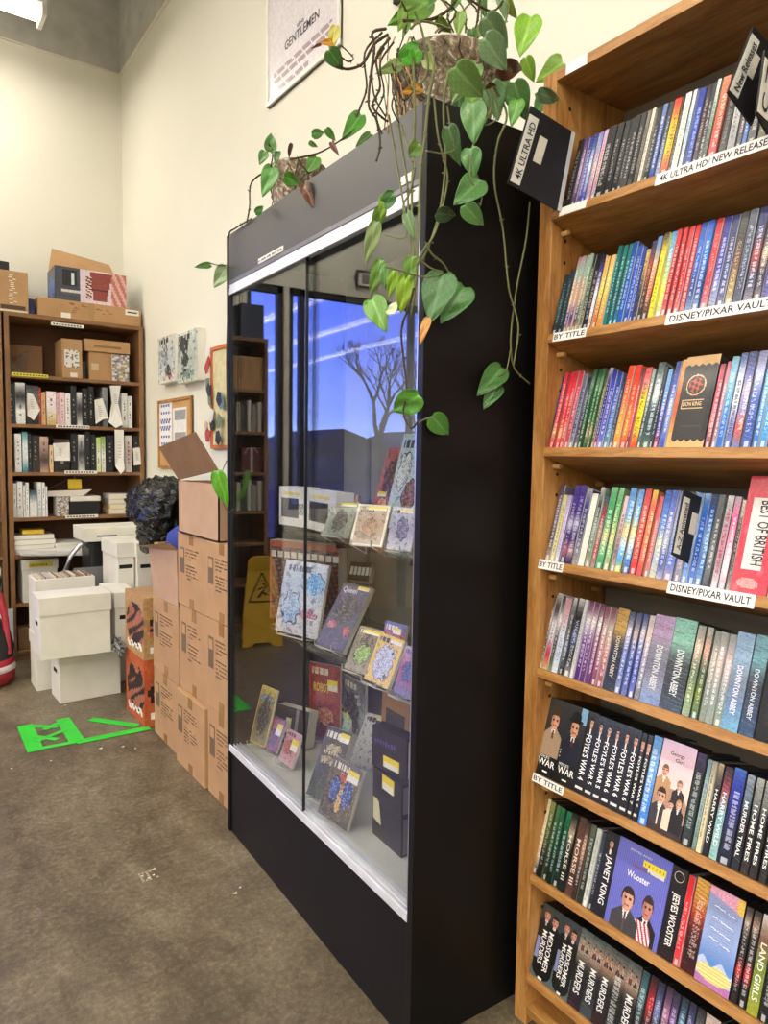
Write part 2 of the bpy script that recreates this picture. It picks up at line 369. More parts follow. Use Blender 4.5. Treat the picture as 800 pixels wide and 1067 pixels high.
# ------------------------------------------------------------------ tall oak disc bookcase
TH = math.radians(15.5)
UX0, UX1, UY0, UY1 = 1.30, 1.562, -.05, 1.205
ZS = [2.028, 1.745, 1.478, 1.207, .938, .671, .408, .143]
UDIR = Vector((math.cos(TH), 0, -math.sin(TH))); WDIR = Vector((math.sin(TH), 0, math.cos(TH)))
unit = thing('disc_bookcase', 'tall oak bookcase full of film discs at the right, beside the black display case', 'bookcase', (UX0, UY0, 0))
UO = Vector((UX0, UY0, 0))
MB().box(0, UX1-UX0, UY1-.04-UY0, UY1-UY0, 0, 2.345, bev=.002).build('side_panel', 'wood_z', unit)
MB().box(0, UX1-UX0, 0, .04, 0, 2.345, bev=.002).build('side_panel', 'wood_z', unit)
MB().box(0, UX1-UX0, .04, UY1-.04-UY0, 2.322, 2.345, bev=.001).build('top_board', ['wood_y'], unit)
MB().box(UX1-UX0-.008, UX1-UX0, .04, UY1-.04-UY0, .02, 2.322).build('back_panel', simple('grey_hardboard', '8d857a', .7), unit)
MB().box(.0, UX1-UX0-.01, .04, UY1-.04-UY0, .03, .052, bev=.001).build('bottom_board', 'wood_y', unit)
MB().box(.03, .05, .04, UY1-.04-UY0, 0, .03).build('toe_kick', 'wood_y', unit)
for z in ZS:
    s = MB().box(0, .245, 0, UY1-UY0-.082, -.022, 0, bev=.0015).build('shelf_board', 'wood_y', unit, (0, .041, z), (0, TH, 0))
    for dx in (.035, .2):
        MB().tube([(dx, UY1-UY0-.041, z-.036-dx*.277), (dx, UY1-UY0-.062, z-.036-dx*.277)], .006, n=10).build('shelf_peg', 'dowel', unit)
b = MB()
for k in range(44):
    z = .1+k*.0505
    b.tube([(.048, UY1-UY0-.0402, z), (.048, UY1-UY0-.0412, z)], .0045, n=8)
b.build('peg_hole', 'hole', unit)
def shelf_label(k, xa, xb, txt, hh=.022, z=None):
    z = ZS[k] if z is None else z
    ya, yb = y_at(xa, UX0, z), y_at(xb, UX0, z); o = Vector((0, ya, z-.0225))
    b = MB(); W = WDIR if k >= 0 else Vector((0, 0, 1)); nrm = Vector((-math.cos(TH), 0, math.sin(TH))) if k >= 0 else Vector((-1, 0, 0))
    p0 = Vector((UX0, ya, z))-W*hh+nrm*.0006; b.prism([p0, p0+Vector((0, yb-ya, 0)), p0+Vector((0, yb-ya, 0))+W*hh, p0+W*hh], nrm*.0006, 'efeeea')
    if txt:
        L = ya-yb; b.text(txt, p0+nrm*.0007+Vector((0, -L*.04, 0))+W*hh*.22, (0, -1, 0), W, L*.92, hh*.56, '26262a')
    b.build('shelf_label', 'paper', unit, (-UO.x, -UO.y, 0))
shelf_label(0, 684.5, 812, '4K ULTRA HD/ NEW RELEASES', .026)
shelf_label(0, 584, 612, '', .02)
shelf_label(1, 577.5, 612, 'BY TITLE'); shelf_label(1, 695, 812, 'DISNEY/PIXAR VAULT', .025)
shelf_label(3, 562.5, 588, 'BY TITLE', .023); shelf_label(3, 697, 788, 'DISNEY/PIXAR VAULT', .026)
shelf_label(5, 556, 588, 'BY TITLE', .02)
shelf_label(-1, 590, 612, '', .023, 2.345)

# rows: x_end | height mm | colours top..bottom | text colour | text | description | art
ROWS = [
(584.5, '''591|171|111 222 111|ddd|~|black spine with white dots
596|171|5a3f78 c9b4d8 4a2f50|eee|~|violet and white spine
601|171|3a4590 8d9ad8 5a4a9c|fff|~|violet-blue spine
606|171|2a3c88 dfe4f4 3a50b0|fff|~|blue spine with a white middle
611|171|8a8fd0 f1e6ee c8a0c8|c35|~|pale lilac spine
616|171|d8c0dc e8d6da b8b4c0|d44|~|pinkish white spine
625|171|0e0e10 1a1a1c|fff|~|glossy black spine with white print
632|171|101012 141416 222|ddd|~|plain black spine with a white foot mark
638|171|2b2b2e 202022|ccc|~|charcoal spine
643|171|151517 2a2a30|bbb|~|black and grey spine
649|171|1c1c1e 101012|eee|~|black spine with a thin white stripe
655|171|2d2c2e 1c1c1e|ddd|~|dark grey spine
660|171|8b8478 6a655d|222|~|grey-brown spine
665|171|e6e0d2 d5d0c4|777|~|bone white spine
671|171|121214 1c1c20|ddd|~|thin black spine
677|171|8a99c0 5570b0 3358a8|fff|~|grey-blue spine with white title
683|171|20242e 9db0d0|fff|~|pale blue and white spine
692|171|c8202a f0c818 f2cf20 d92a2a|222|~|yellow and red spine
695|171|16181a 33363a|ddd|~|thin black spine with white mark
703|171|eceae4 f2f0ea e9e6e0|d98a5a|~|white spine with orange print
708|171|e2e6ee c4d4e6 dfe8f0|7a9ac0|~|pale ice-blue spine
716|171|1f3f9e 2450b8 1c3c98|e8eef8|~|royal blue spine
722|171|1d1418 501820 181014|ddd|~|black spine with dark red streak
728|171|2a2c36 5a5a62|fff|~|charcoal spine with bold white print
733|171|e4e4e0 a8b8a8 40433f|333|~|white to green-grey spine
743|171|e8a080 e06a40 cf3038|fff|~|orange and red spine
752|171|18191c 0e0f11|aaa|~|wide plain black spine
762|171|c8c8c6 e2e2de 9a9aa0|555|~|silver grey spine
768|171|e9a17c 44506a|fff|~|peach and slate spine
774|171|9ab8e6 5a8cd0|fff|~|sky blue spine
784|171|8f9094 5d5e60|eee|~|smoke grey spine
795|171|2a2b22 6a6434|e0d890|~|dark olive spine with gold print
812|171|2c2233 463458|c9b8e0|~|dark plum spine'''),
(572, '''577.5|150|182a38 1f5560 202830|9cc|~|short dark teal spine at the left end
582|160|1a2c50 184048 16283c|9cc|~|short navy and teal spine
586.5|190|c88a96 9fc4bd d8b49a e0c0a0 4b2f78 caa878|fff|~|pastel pink spine with purple foot
591|190|b8a2a8 9fc6bf dcb8a0 e0bea0 51307c caa878|fff|~|pastel peach spine with purple foot
595|190|a8bcb4 9cc8c0 d4b49c dcc0a4 482c74 c8a878|fff|~|pastel aqua and peach spine with purple foot
598.5|190|b8c4b8 9ac0ac b8b49a 4a7a58 caa878|fff|~|grey-green and peach spine
602|185|20301e 356a3c 2a3a28 b8a888|fff|~|dark green spine
608|190|15161c 181a28 20264a|e8e0d0|~|black spine with cream print
613|178|15161c 6d62b0 eeeef2 e8e6ee d8b090|fff|~|purple to white spine
618.5|171|e0b070 e8c878 f4e060 e09840 c06820|fff|~|golden yellow spine with orange foot
624|171|e8c898 f2dc8c eabc50 d89048|fff|~|pale gold spine
629|190|2a7a78 2c8884 1e6c72 2a8a90|dff|~|teal spine, first of a trio
634|190|2e8480 208078 1c6870 2a90a0|dff|~|teal spine, middle of a trio
639|190|2e8c88 1f7c80 205f78 3090b0|dff|~|teal spine, last of a trio
645|190|1d5c98 1f64b8 1c60c4 2a70c0|dff|~|bright blue spine
651|178|2a58a8 2460bc 2c6cc8 3358a0|eef|~|cornflower blue spine
654.5|172|2848a0 2a50b0 405cb0|eef|~|narrow cobalt spine
659|165|d8c070 c8a860 343a52 5a4848|222|~|tan-topped dark spine
665|180|2c3a74 b8604a 5a3a34 2a2220|f3d9a0|~|black spine with cream and red print
671.5|185|5a90c8 e0c0a0 d07c58 303038|fff|~|slate-blue spine with orange print
678|190|2c3220 f2df20 f5e322 f2e426 d8cc40|7a8a20|~|bright yellow spine
685|190|6aa8d8 90b8d4 b8d488 e8e040 c8dce8|fff|~|light blue spine with yellow-green foot
691|190|c9202e c21f33 c82434 d8a0a8|fff|~|red spine, first of four
697|190|d22830 c62430 d02c34 d8a8a8|fff|~|red spine, second of four
703|190|d42a32 ce2830 d43038 dcb0b0|fff|~|red spine, third of four
709.5|190|d8303a d42c34 d83840 dcb4b4|fff|~|red spine, fourth of four
717|190|2a50a8 2a78d0 2868c0 2c4c8a b0c0d8|fff|~|azure blue spine, first of a pair
725|190|2c60b8 2a84d8 2874c8 3058a0 b8c8dc|fff|~|azure blue spine, second of a pair
733|190|b01c38 c82034 c02438 d8b0b8|f4c0c0|~|crimson spine
741.5|190|24308c 202c90 2838a0 9098c8 c8c8d0|fff|~|navy spine with large white initial
750|190|2a3468 28306c 404a8c a0a4b8|fff|~|dark indigo spine
759.5|190|5a5c5a 383a3c 6a4a3c a89468 c8c4b0|f0d8c8|~|dark brown-grey spine with tan foot
769|190|70747c 4c566c 3c4868 707484|dde|~|slate grey spine
780|190|30406c 28386c b04a50 40486c b4b0b4|fff|~|slate-blue spine with red print
789|185|182040 1c2040 c8b49c 20203c c0b8b8|fff|~|midnight navy spine with cream panel
798|190|26245c 2c2a70 383084 8a88b4|f4e4c0|~|indigo spine
812|190|3a2c78 4a389a 5a48a8 8c88c0|f2c820|~|purple spine with yellow print'''),
(564, '''569.5|182|4a4c74 565a86 3c4060 c05060|ccd|~|slate purple spine at the left end
574.5|190|c84860 d85060 d06070 d03040 e4c890 c82838|fff|~|rosy red spine, first of four
579.5|190|cc4058 d84c5c d46870 d42c3c e8cc98 cc2434|fff|~|rosy red spine, second of four
584.5|190|d04458 dc5060 d8787c d83440 d89890 d02c38|fff|~|rosy red spine, third of four
589.5|190|cc485c d4586c c87084 c85060 c87880|fff|~|rosy red spine, fourth of four
594|180|9aa0a8 5a5c84 78789c 505078 c0b8b0|eee|~|slate and white spine
598.5|171|262833 8890a0 3c3c60 a09890|eee|~|charcoal spine with pale middle
603|190|285838 98b09c 1d5c38 1c6038 4a5c3c 185030|dfd|~|dark green spine, first of a trio
607.5|190|245834 7ca088 1a5834 1c6038 b8a890 1c5830|dfd|~|dark green spine, second of a trio
611.5|190|2c6440 9ab8a0 26643c 206038 c0a890 2c6040|dfd|~|dark green spine, third of a trio
614.5|186|4c4c3c a09858 6c6a48 908460|eec|~|mottled khaki spine
619|190|d0d4e0 20246c 1e2a88 1c2c90 c85050|eef|~|navy spine with white top
625|182|343a98 5a60c0 4c50b4 5a64c8 9aa0d8|fff|~|violet-blue spine
630.5|176|28409c 3058b0 5a80c8 3c88c0 a0a8a8|eef|~|cobalt spine
634|171|1c2430 50607c 384858 909090|ddd|~|dim steel-blue spine
641|190|e8603c e85c3c e87844 f0a040 f0b850 c88838|fff3c0|~|orange-red spine with amber foot, first of a pair
648.5|190|e45038 e8502c e8543c ee8844 ec9840 c84038|fff3c0|~|orange-red spine with amber foot, second of a pair
652|180|542430 e89098 e87078 5c3440|fff|~|pink and maroon spine
660|182|dc6474 e8a0a0 e8d834 ece02c e8c82c c83838|444|~|yellow spine with pink top
664.5|176|a8b0b0 c0c8c4 405c68 6c8888|fff|~|pale grey spine
673|190|3c5458 a8b4b4 dce4e4 2c4858 1c4850 70907c|fff|~|dark teal spine with white middle
677|178|2c343c 2c3848 38404c|dde|~|narrow ink-blue spine
683|171|7ab0d8 8cb4e0 8498d8 5450a8 c04858|fff|~|light blue to purple spine
689|188|243c94 2c48a8 b8c4ec 8898dc 3c54b0|fff|~|royal blue spine with pale lower half
695|190|e4b878 e0a868 d87850 c87050 e4b870 e8c890|a63|~|narrow tan and orange spine
730|193|black|c98|LION KING|wide black box with a tan zigzag border and a round emblem|lion
737|172|b04860 c85c74 d08890 907080|eee|~|dusty rose spine
742|176|c87c90 d8a0b0 a87c90 c0b8c8|fff|~|pale pink spine
750|184|8cc0d8 9cd0e8 5ca8d8 1c78d0 3878c0|fff|~|cyan to bright blue spine
758.5|190|4860a0 d8dce8 f0f0f4 9898c8 6c80b8|345|~|white and slate-blue spine
768.5|190|384878 5c6cac c8c0dc a0a0cc d06858 8090c0|fff|~|indigo-topped lilac spine
779.5|190|8c8cb4 c4cce8 5c78c0 3058a8 5070b8|fff|~|periwinkle spine
787|182|6cb0d0 7cc0dc 4c98d0 3878c0|fff|~|aqua spine
796|186|58b8e0 70c0e8 50a8e0 60a0d0|fff|~|bright cyan spine
812|184|7470b8 9890d0 6c68b4|fff|~|lavender spine'''),
(564, '''569.5|190|6a5c78 80788c 504c64 c8b8a8|eee|~|dusky slate spine at the left end
574.5|165|c8c490 d8d4a4 e4e0b8 dcd8a8|886|~|short cream-yellow spine
579.5|165|b8a8d0 dcd4ec d4c8e4 e8e0f0|98b|~|short lavender-white spine
586|190|6c5ca4 5c4c9c 4c3c84 d0d0e0 38286c c08090 303060|e8e0f8|~|purple spine, first of a pair
593|190|6854a0 5844a0 443884 c8c8dc 34246c c8a8a8 303060|e8e0f8|~|purple spine, second of a pair
599|182|c8c8d0 44407c 3c3c70 8c8ca0 b8b0a8|eee|~|dark violet-grey spine
606.5|172|f2f0ea f4f2ec efece4|ddd|~|clean white spine
611.5|188|e8e8e8 283830 a0b0a0 80907c b8b0a0|eee|~|dark spine with pale lower half
617|171|3c707c 9c3c44 b8a898 b06058 a8a090|fff|~|dull red and teal spine
625|190|98c8a0 58a878 58a070 c8c890 78b888 409870|fff|~|green spine, first of a pair
631.5|190|a0d0a8 70b480 88b478 d8d4a0 a0c898 c0b898|fff|~|green spine, second of a pair
637|172|e8d8d8 e0c8cc d0b0b8 a08890 d0c8c0|545|~|pinkish white spine
645|190|5c98d8 70a8e0 80b4e4 e0cc80 c8dce8 60b0e8 e0c840|fff|~|sky blue spine with yellow band, first of a pair
652.5|188|68a0dc 7cb0e4 88b8e8 e4d090 d0e0ec 5c98d8 4868a8|fff|~|sky blue spine with yellow band, second of a pair
660|190|c01c30 d02434 e86050 e84840 e06058 c82838|fed|~|scarlet spine
667|188|d8d040 e86848 ee8854 ec8c5c e87060 c85860|fed|~|orange-red spine with yellow top
672|176|c04868 e05870 e88880 e47078 b0a8b0|fff|~|short coral pink spine
680|190|3868b8 4c84d0 6c98d8 d8d8c0 c0ccd8 e0d8c0|fff|~|blue spine with cream lower half
687.5|190|5c6cb8 7484cc 9ca0d4 c8cce0 4858a8 c8c8dc|fff|~|periwinkle and white spine
698|186|8890b8 a0a8d0 b8c0e0 90a8e0 7890d8 c0a8b8|fff|~|lilac-blue spine
705|190|2c2c3c 9098b0 b0b8d0 c8c0d0 9890a8|eef|~|dark-topped lilac spine
712|188|8098c8 a8bcdc a8c0e4 7098d8 90b0e0|fff|~|powder blue spine
720|188|8cb0d8 4078c8 3470c8 3c70c0 5890d8|fff|~|mid blue spine
728|186|183058 2c68b0 98b8e0 5c90d0 88a8c8|fff|~|deep blue and white spine
736|186|70747c 606468 84888c 585c60|eee|~|grey spine
744.5|186|d8d8dc a8a0a8 c8a0b0 b0a0a8 e0d8d8|a24|~|grey and white spine with pink print
753|184|b8b0b8 d86898 e8a8bc e8e0e4 c8b0bc|fff|~|pink and white spine
757.5|178|e8e0d0 403830 2c2824 c0b8b0|eee|~|narrow cream-topped black spine
796|226|d0354c|222|BEST OF BRITISH|wide red box with a white name panel|british
812|180|c8c0b8 a8a09c d0c0a0|444|~|stone grey spine'''),
(557.5, '''561.5|182|282828 d8d8d8 303030 c8c8a8|fff|~|speckled black and white spine
567|190|d8d8dc 303034 e8e8ec d8d8e0 c83040 d8c890|558|~|white spine with a red dot
571.5|186|28282c e8e0e0 1c1c20 a0a890|eee|~|black spine with white print
578.5|184|c8a0a8 d0b0b8 dce4f0 c8d4e4 e4ecf4|6a7a9a|~|frosty white spine
583.5|186|d0d0d4 28282c 9098b0 1c1c20|eee|~|black spine with pale blue figure
590.5|188|d8d8d8 101014 7080a8 101014 c8c8c8|fff|~|glossy black spine with a blue figure
594.5|188|d8d8dc c8c8d0 e0e0e4|888|~|clear silver edge
600.5|188|6a3058 e0e0e0 80609c 6c3c8c 5a2c78|fff|~|purple season spine, first of five
606.5|186|6a3058 e0dcdc 8c6498 744080 643078|fff|~|purple season spine, second of five
612|186|6c3054 d8d4d4 a0708c 884c80 6c3474|fff|~|plum season spine, third of five
617.5|184|702c4c c8b8b0 b88888 a06070 8c4860|fff|~|rose season spine, fourth of five
624|182|702c48 c0b8a8 c8a090 b07070 985860|fff|~|dusty pink season spine, fifth of five
637|186|b89858 c0a460 2c2c2c 242826 303a38|d0c8b0|DOWNTON ABBEY|black box spine with a gold top
643.5|184|303c58 d8d0d8 7484b8 7080b0 a0a8c0|fff|~|blue-grey season spine, first of three
650|184|38446c c8b8b0 6070b0 5060a8 8890c0|fff|~|blue season spine, second of three
656.5|184|404c78 d0c8c8 6c78b8 5c68b0 9098c8|fff|~|blue season spine, third of three
663.5|184|c8c4c4 d8c8c0 a8a4b8 9898a8 8c8c94|fff|~|silver grey spine
684|190|b098b8 b8a0bc 8c8c94 7c7c88 a0a4b8 90a8d0|ddd|DOWNTON ABBEY|shrink-wrapped grey box spine with a lilac top|wrap
706.5|192|8cbcae 98c4b4 3c4044 383c44 4c5a70|e0e4e4|DOWNTON ABBEY|charcoal box spine with a mint green top|wrap
716|186|98a098 d8c0b0 6c7c60 90a070 a8b8a8|fff|~|mossy green spine, first of a pair
724|186|a0a8a0 e0b8a8 54644c 7c8c34 6c8880|fff|~|mossy green spine with lime print
731.5|182|909890 d0c4b8 98a098 a0a89c|fff|~|sage grey spine, first of three
739|182|a0a8a4 e0c8c0 98a4a0 a4b0a8|fff|~|sage grey spine, second of three
748|182|98a0a0 e0c8c8 94a0a4 9cac9c|fff|~|sage grey spine, third of three
766|190|98b0c8 a4bcd0 8490a0 8098b8 88bcd8|eef|DOWNTON ABBEY|crinkled shrink-wrapped pale blue box spine|wrap
783|192|7ca0ac 88b0b8 3c444c 40506c 4c6480|dde4ee|DOWNTON ABBEY|charcoal box spine with a pale blue top
812|150|08080a 101012|333|~|plain black case lying lower at the right edge'''),
(554.5, '''574.5|190|face|fff|WAR|wide box with a man in a brown hat|foyle1
594.5|190|face|fff|WAR|wide box with a man in a black hat|foyle2
605|190|sp|fff|FOYLE'S WAR 4|black spine with a pale face, numeral 4|foyle
613.5|188|sp|fff|FOYLE'S WAR 5|black spine numbered 5, nearer the left|foyle
622|188|sp|fff|FOYLE'S WAR 5|black spine numbered 5, farther right|foyle
631|188|sp|fff|FOYLE'S WAR 6|black spine numbered 6, first of three|foyle
641|188|sp|fff|FOYLE'S WAR 6|black spine numbered 6, middle one|foyle
649.5|188|sp|fff|FOYLE'S WAR 6|black spine numbered 6, last of three|foyle
655.5|186|sp|fff|FOYLE'S WAR 7|narrow black spine numbered 7|foyle
661.5|186|sp|fff|FOYLE'S WAR 7|black spine numbered 7 beside the light blue one|foyle
671.5|190|80b0dc 90b8e4 6ca0dc 5890d8|fff|~|light blue spine beside the pink box
706|192|pink|444||wide pink box with a group portrait|georgy
716.5|188|54406c 303438 2c3c40 3c5454 303438|d8d8d0|~|dark green-grey spine with a swirl title
722|182|88a8b8 b0c4c0 a8bcb4 7c9494|667|~|pale seafoam spine
728|182|b0a898 d8d0b8 dcd4b0 e0d8b8|554|~|cream spine
735|182|c8b8a0 181c28 14181f 141820|f0f0e8|HARRY WILD|black spine with cream lettering
744.5|182|403438 a05060 90b8c0 9cc0c4 a8ccc8|e8f0e8|HARRY WILD|pale turquoise spine
758|186|5884c8 3040a0 20286c 18203c 141c34|e8e8f8|~|wide navy blue spine with script title
767.5|182|a8b0b8 788898 1c2028 14181c 303438|eee|MURDER TRIAL|black spine with small white title
777|182|c0c4c0 888c88 1c1c1e 101012 382c28|f4f4f0|HOME FIRES|black spine with bold white title, first of three
786|182|b8bcb8 808480 1c1c1e 101012 382c28|f4f4f0|HOME FIRES|black spine with bold white title, second of three
795|182|b0b8b4 8c8880 1c1c1e 101012 383430|f4f4f0|HOME FIRES|black spine with bold white title, third of three
812|180|303438 24282c 181c20|ddd|~|charcoal spine cut by the right edge'''),
(550.5, '''556|188|e0d8c0 e4dcc8 e8e0cc e0d8c4 282828|a08868|~|ivory spine at the left end
561.5|186|a0a878 788450 586438 1c2418 181818|dde|~|sage olive spine
566.5|184|5c9068 3c6c48 2c4c34 141c18|dde|~|leaf green spine
571.5|184|4c8c68 2c6448 1c4434 141c18|dde|~|forest green spine
577.5|182|409070 1c5c48 184038 141c1c|dde|~|deep green spine
584.5|186|181c1c c8b8a8 28302c 1c2020 202424|e0dcd0|MORSE III|dark spine with a face and large title
592.5|186|5c4c48 785850 7c5c50 58403c 6c4c44|e8d8cc|MORSE III|brown spine with large title
597.5|182|3c302c c8a898 4c3830 2c2420|e8e0d8|~|umber spine with a small portrait
603.5|182|708070 505c50 2c3830 303c34|d8d8d0|~|dark moss spine
609|180|d8d8d4 c8ccc8 d0d4d0 e0e0dc|8a8a88|~|light grey spine
613.5|178|404854 505c70 303848 28303c|eee|~|steel blue spine
627|188|181c28|f0f0f4|JANET KING|black box spine with a woman's face|janet
681.5|190|blue|fff||large blue striped front cover with two men in suits|bertie
697.5|188|181214 1c1416 100c0e 100c0e 2c1014|f4f0ea|JEEVES WOOSTER|black spine with a round emblem and white title|jeeves
705|184|c02c34 d83038 d43840 d83438 e06870|fff|~|bright red spine
720.5|188|d8b468 dcae60 a84c34 4c1418 30080c 501014|f4e4d8|~|gold to dark red box spine with script title
756.5|188|text|||wide pale blue box printed with text and a yellow badge|textbox
764.5|182|2c2420 c8b8a8 141414 181414 c02830 141414 141414|eee|~|black spine with red mark, first of a pair
773.5|182|2c2420 c8b0a0 141414 1c1816 b82830 141414 141414|eee|~|black spine with red mark, second of a pair
787|184|e8e4e0 8c6c5c 7c8c48 8c9c40 a4a848|e8e8d8|LAND GIRLS|olive green spine
797|180|f0f0f0 303030 1c1c1e 141416|e0e0e0|~|black spine with white top
812|178|383c44 24282c 1c1e22|ddd|~|slate black spine cut by the right edge'''),
(549.5, '''570|178|mm|fff|MIDSOMER|rounded black box with two faces on top, nearest the left end|mid
588.5|178|mm|fff|MIDSOMER|rounded black box with two faces on top, beside the first|mid
601|180|58686c c8b8a8 1c1c1e 141416 3c1c38|e8ecec|MURDERS|black box spine with purple foot|mids
613|180|4c5c60 d0b8a8 1c1c1e 2c3438 586468|e8ecec|MURDERS|black box spine with misty grey foot|mids
625|180|506064 c8a890 1c1c1e 1c1414 3c1c1c|e8ecec|MURDERS|black box spine with several faces on top|mids
637|180|485458 c0a898 181818 141416 2c2c38|e8ecec|~|black box spine with tiny white title|mids
651|180|505c60 c8b09c 181818 141416 24242c|e8ecec|MURDERS|broad black box spine with two pale faces|mids
659|178|406068 7898a0 1c1c20 141416|ddd|~|black spine with teal top
667|178|302428 c83c48 181818 141416|ddd|~|black spine with red top
675|178|303048 8890c0 181818 141416|ddd|~|black spine with periwinkle top
683|178|382c40 c898b8 181818 141416|ddd|~|black spine with pink top
691|178|303040 9878b0 181818 141416|ddd|~|black spine with purple top
699|178|283848 78a8c0 181818 141416|ddd|~|black spine with light blue top
707|178|2c2c40 8084b8 181818 141416|ddd|~|black spine with violet top
716|178|14161c c8c8cc 181818 141416|ddd|~|black spine with a white figure on top
732|178|c8b8b0 e8d8c8 d0c0b0 a89890|866|~|wide pale peach box spine
745|176|284488 3058a0 203870|fff|~|dark blue spine
760|176|a83038 c83840 903038|fff|~|red spine
776|176|282c38 404450 20242c|ddd|~|black spine at the lower right'''),
]
ORD = ['top', 'second', 'third', 'fourth', 'fifth', 'sixth', 'seventh', 'bottom']
def el(u, v, cx, cy, rx, ry): return ((u-cx)/rx)**2+((v-cy)/ry)**2 < 1
def person(u, v, cx, cy, s, hair, skin, coat, asp=1.0, hat=None, tie='8a3a3a'):
    # head at (cx,cy), s = head half height, asp = width factor
    if hat and (el(u, v, cx, cy+s*.85, s*asp*1.35, s*.25) or el(u, v, cx, cy+s*1.25, s*asp*.9, s*.65)): return hat
    if el(u, v, cx, cy, s*asp*.72, s):
        if v > cy+s*.52 and not hat: return hair
        if abs(v-cy-s*.12) < s*.1 and (abs(u-cx-.3*s*asp) < s*asp*.17 or abs(u-cx+.3*s*asp) < s*asp*.17): return '2a1c18'
        if abs(v-cy+s*.5) < s*.07 and abs(u-cx) < s*asp*.28: return '9a5048'
        k = .82+.18*(1 if u > cx-.2*s*asp else .3); return tuple(q*k for q in hx(skin))
    if not hat and el(u, v, cx, cy+s*.15, s*asp*.88, s*1.08) and v > cy-s*.1: return hair
    if v < cy-s*.7 and abs(u-cx) < s*asp*(.5+min(1.3, (cy-s*.7-v)/s*1.4)):
        d = (cy-s*.9-v)/s
        if abs(u-cx) < s*asp*max(.08, .42-.3*d): return tie if abs(u-cx) < s*asp*.13 and d > .15 else 'ece6e0'
        return coat
    return None
def pseudo(r, n):           # broken lettering marks down a spine
    out = []; k = 0
    while k < n: L = r.randint(2, 6); out += [1]*L+[0]*r.choice([1, 1, 2]); k = len(out)
    return out
def spine_art(b, h, t, cols, tc, txt, art, r):
    """coloured spine face on x=0, u = -Y, v = Z"""
    cl = [tuple(max(0, min(1, (g+(x-g)*1.18)**1.22*.97)) for x in hx(c) for g in [sum(hx(c))/3]) for c in cols]
    a = pseudo(r, 60); z0 = r.uniform(.12, .2); z1 = r.uniform(.7, .86); tcx = hx(tc or 'fff'); foot = r.random() < .7
    cl2 = [jit(stops(cl, r.random()), .2, r) for _ in range(5)]; dens = r.uniform(.5, .85); cen = r.uniform(.4, .6)
    def fn(u, v):
        c = stops(cl, 1-v)
        if art in ('foyle', 'mids', 'janet') :
            cy = .84 if art != 'foyle' else .86
            if art == 'janet': cy = .86
            for q in ([.32, .72] if art == 'mids' else [.5]):
                p = person(u, v, q, cy-(.02 if q > .5 else 0), .05 if art == 'mids' else .075, '33261f', 'd8a890', '20242c', .5*h/t*(.6 if art == 'mids' else .8))
                if p and v > .72: return hx(p)
        if txt == '~' and z0 < v < z1 and abs(u-cen) < .24:
            k = int((v-z0)*96)
            if a[k % len(a)] and r.random() < dens: return mixc(c, tcx, .62)
        if foot and txt == '~' and v < .075 and .015 < v and .2 < u < .8: return mixc(c, (1, 1, 1), .65)
        return jit(mixc(c, cl2[int(v*37) % 5], .3 if int(v*90+u*3) % 4 == 0 else 0), .05, r)
    nu = 8 if t < .02 else 14
    b.grid((-.0004, t/2, 0), (0, -t, 0), (0, 0, h), nu, 96, fn)
    if txt and txt != '~':
        hh = t*.55; L = h*.58
        if art == 'foyle': L = h*.56
        zt = h*(.72 if art != 'foyle' else .72)
        if 'DOWNTON' in txt: hh = t*.34; L = h*.5; zt = h*.66
        if art == 'mids': hh = t*.5; L = h*.42; zt = h*.6
        b.text(txt, (-.0006, -hh*.5*0+hh/2, zt), (0, 0, -1), (0, -1, 0), L, hh, tc)
    if art == 'foyle': b.grid((-.0008, t*.35, h*.05), (0, -t*.7, 0), (0, 0, h*.03), 1, 1, lambda u, v: hx('dddddd'))
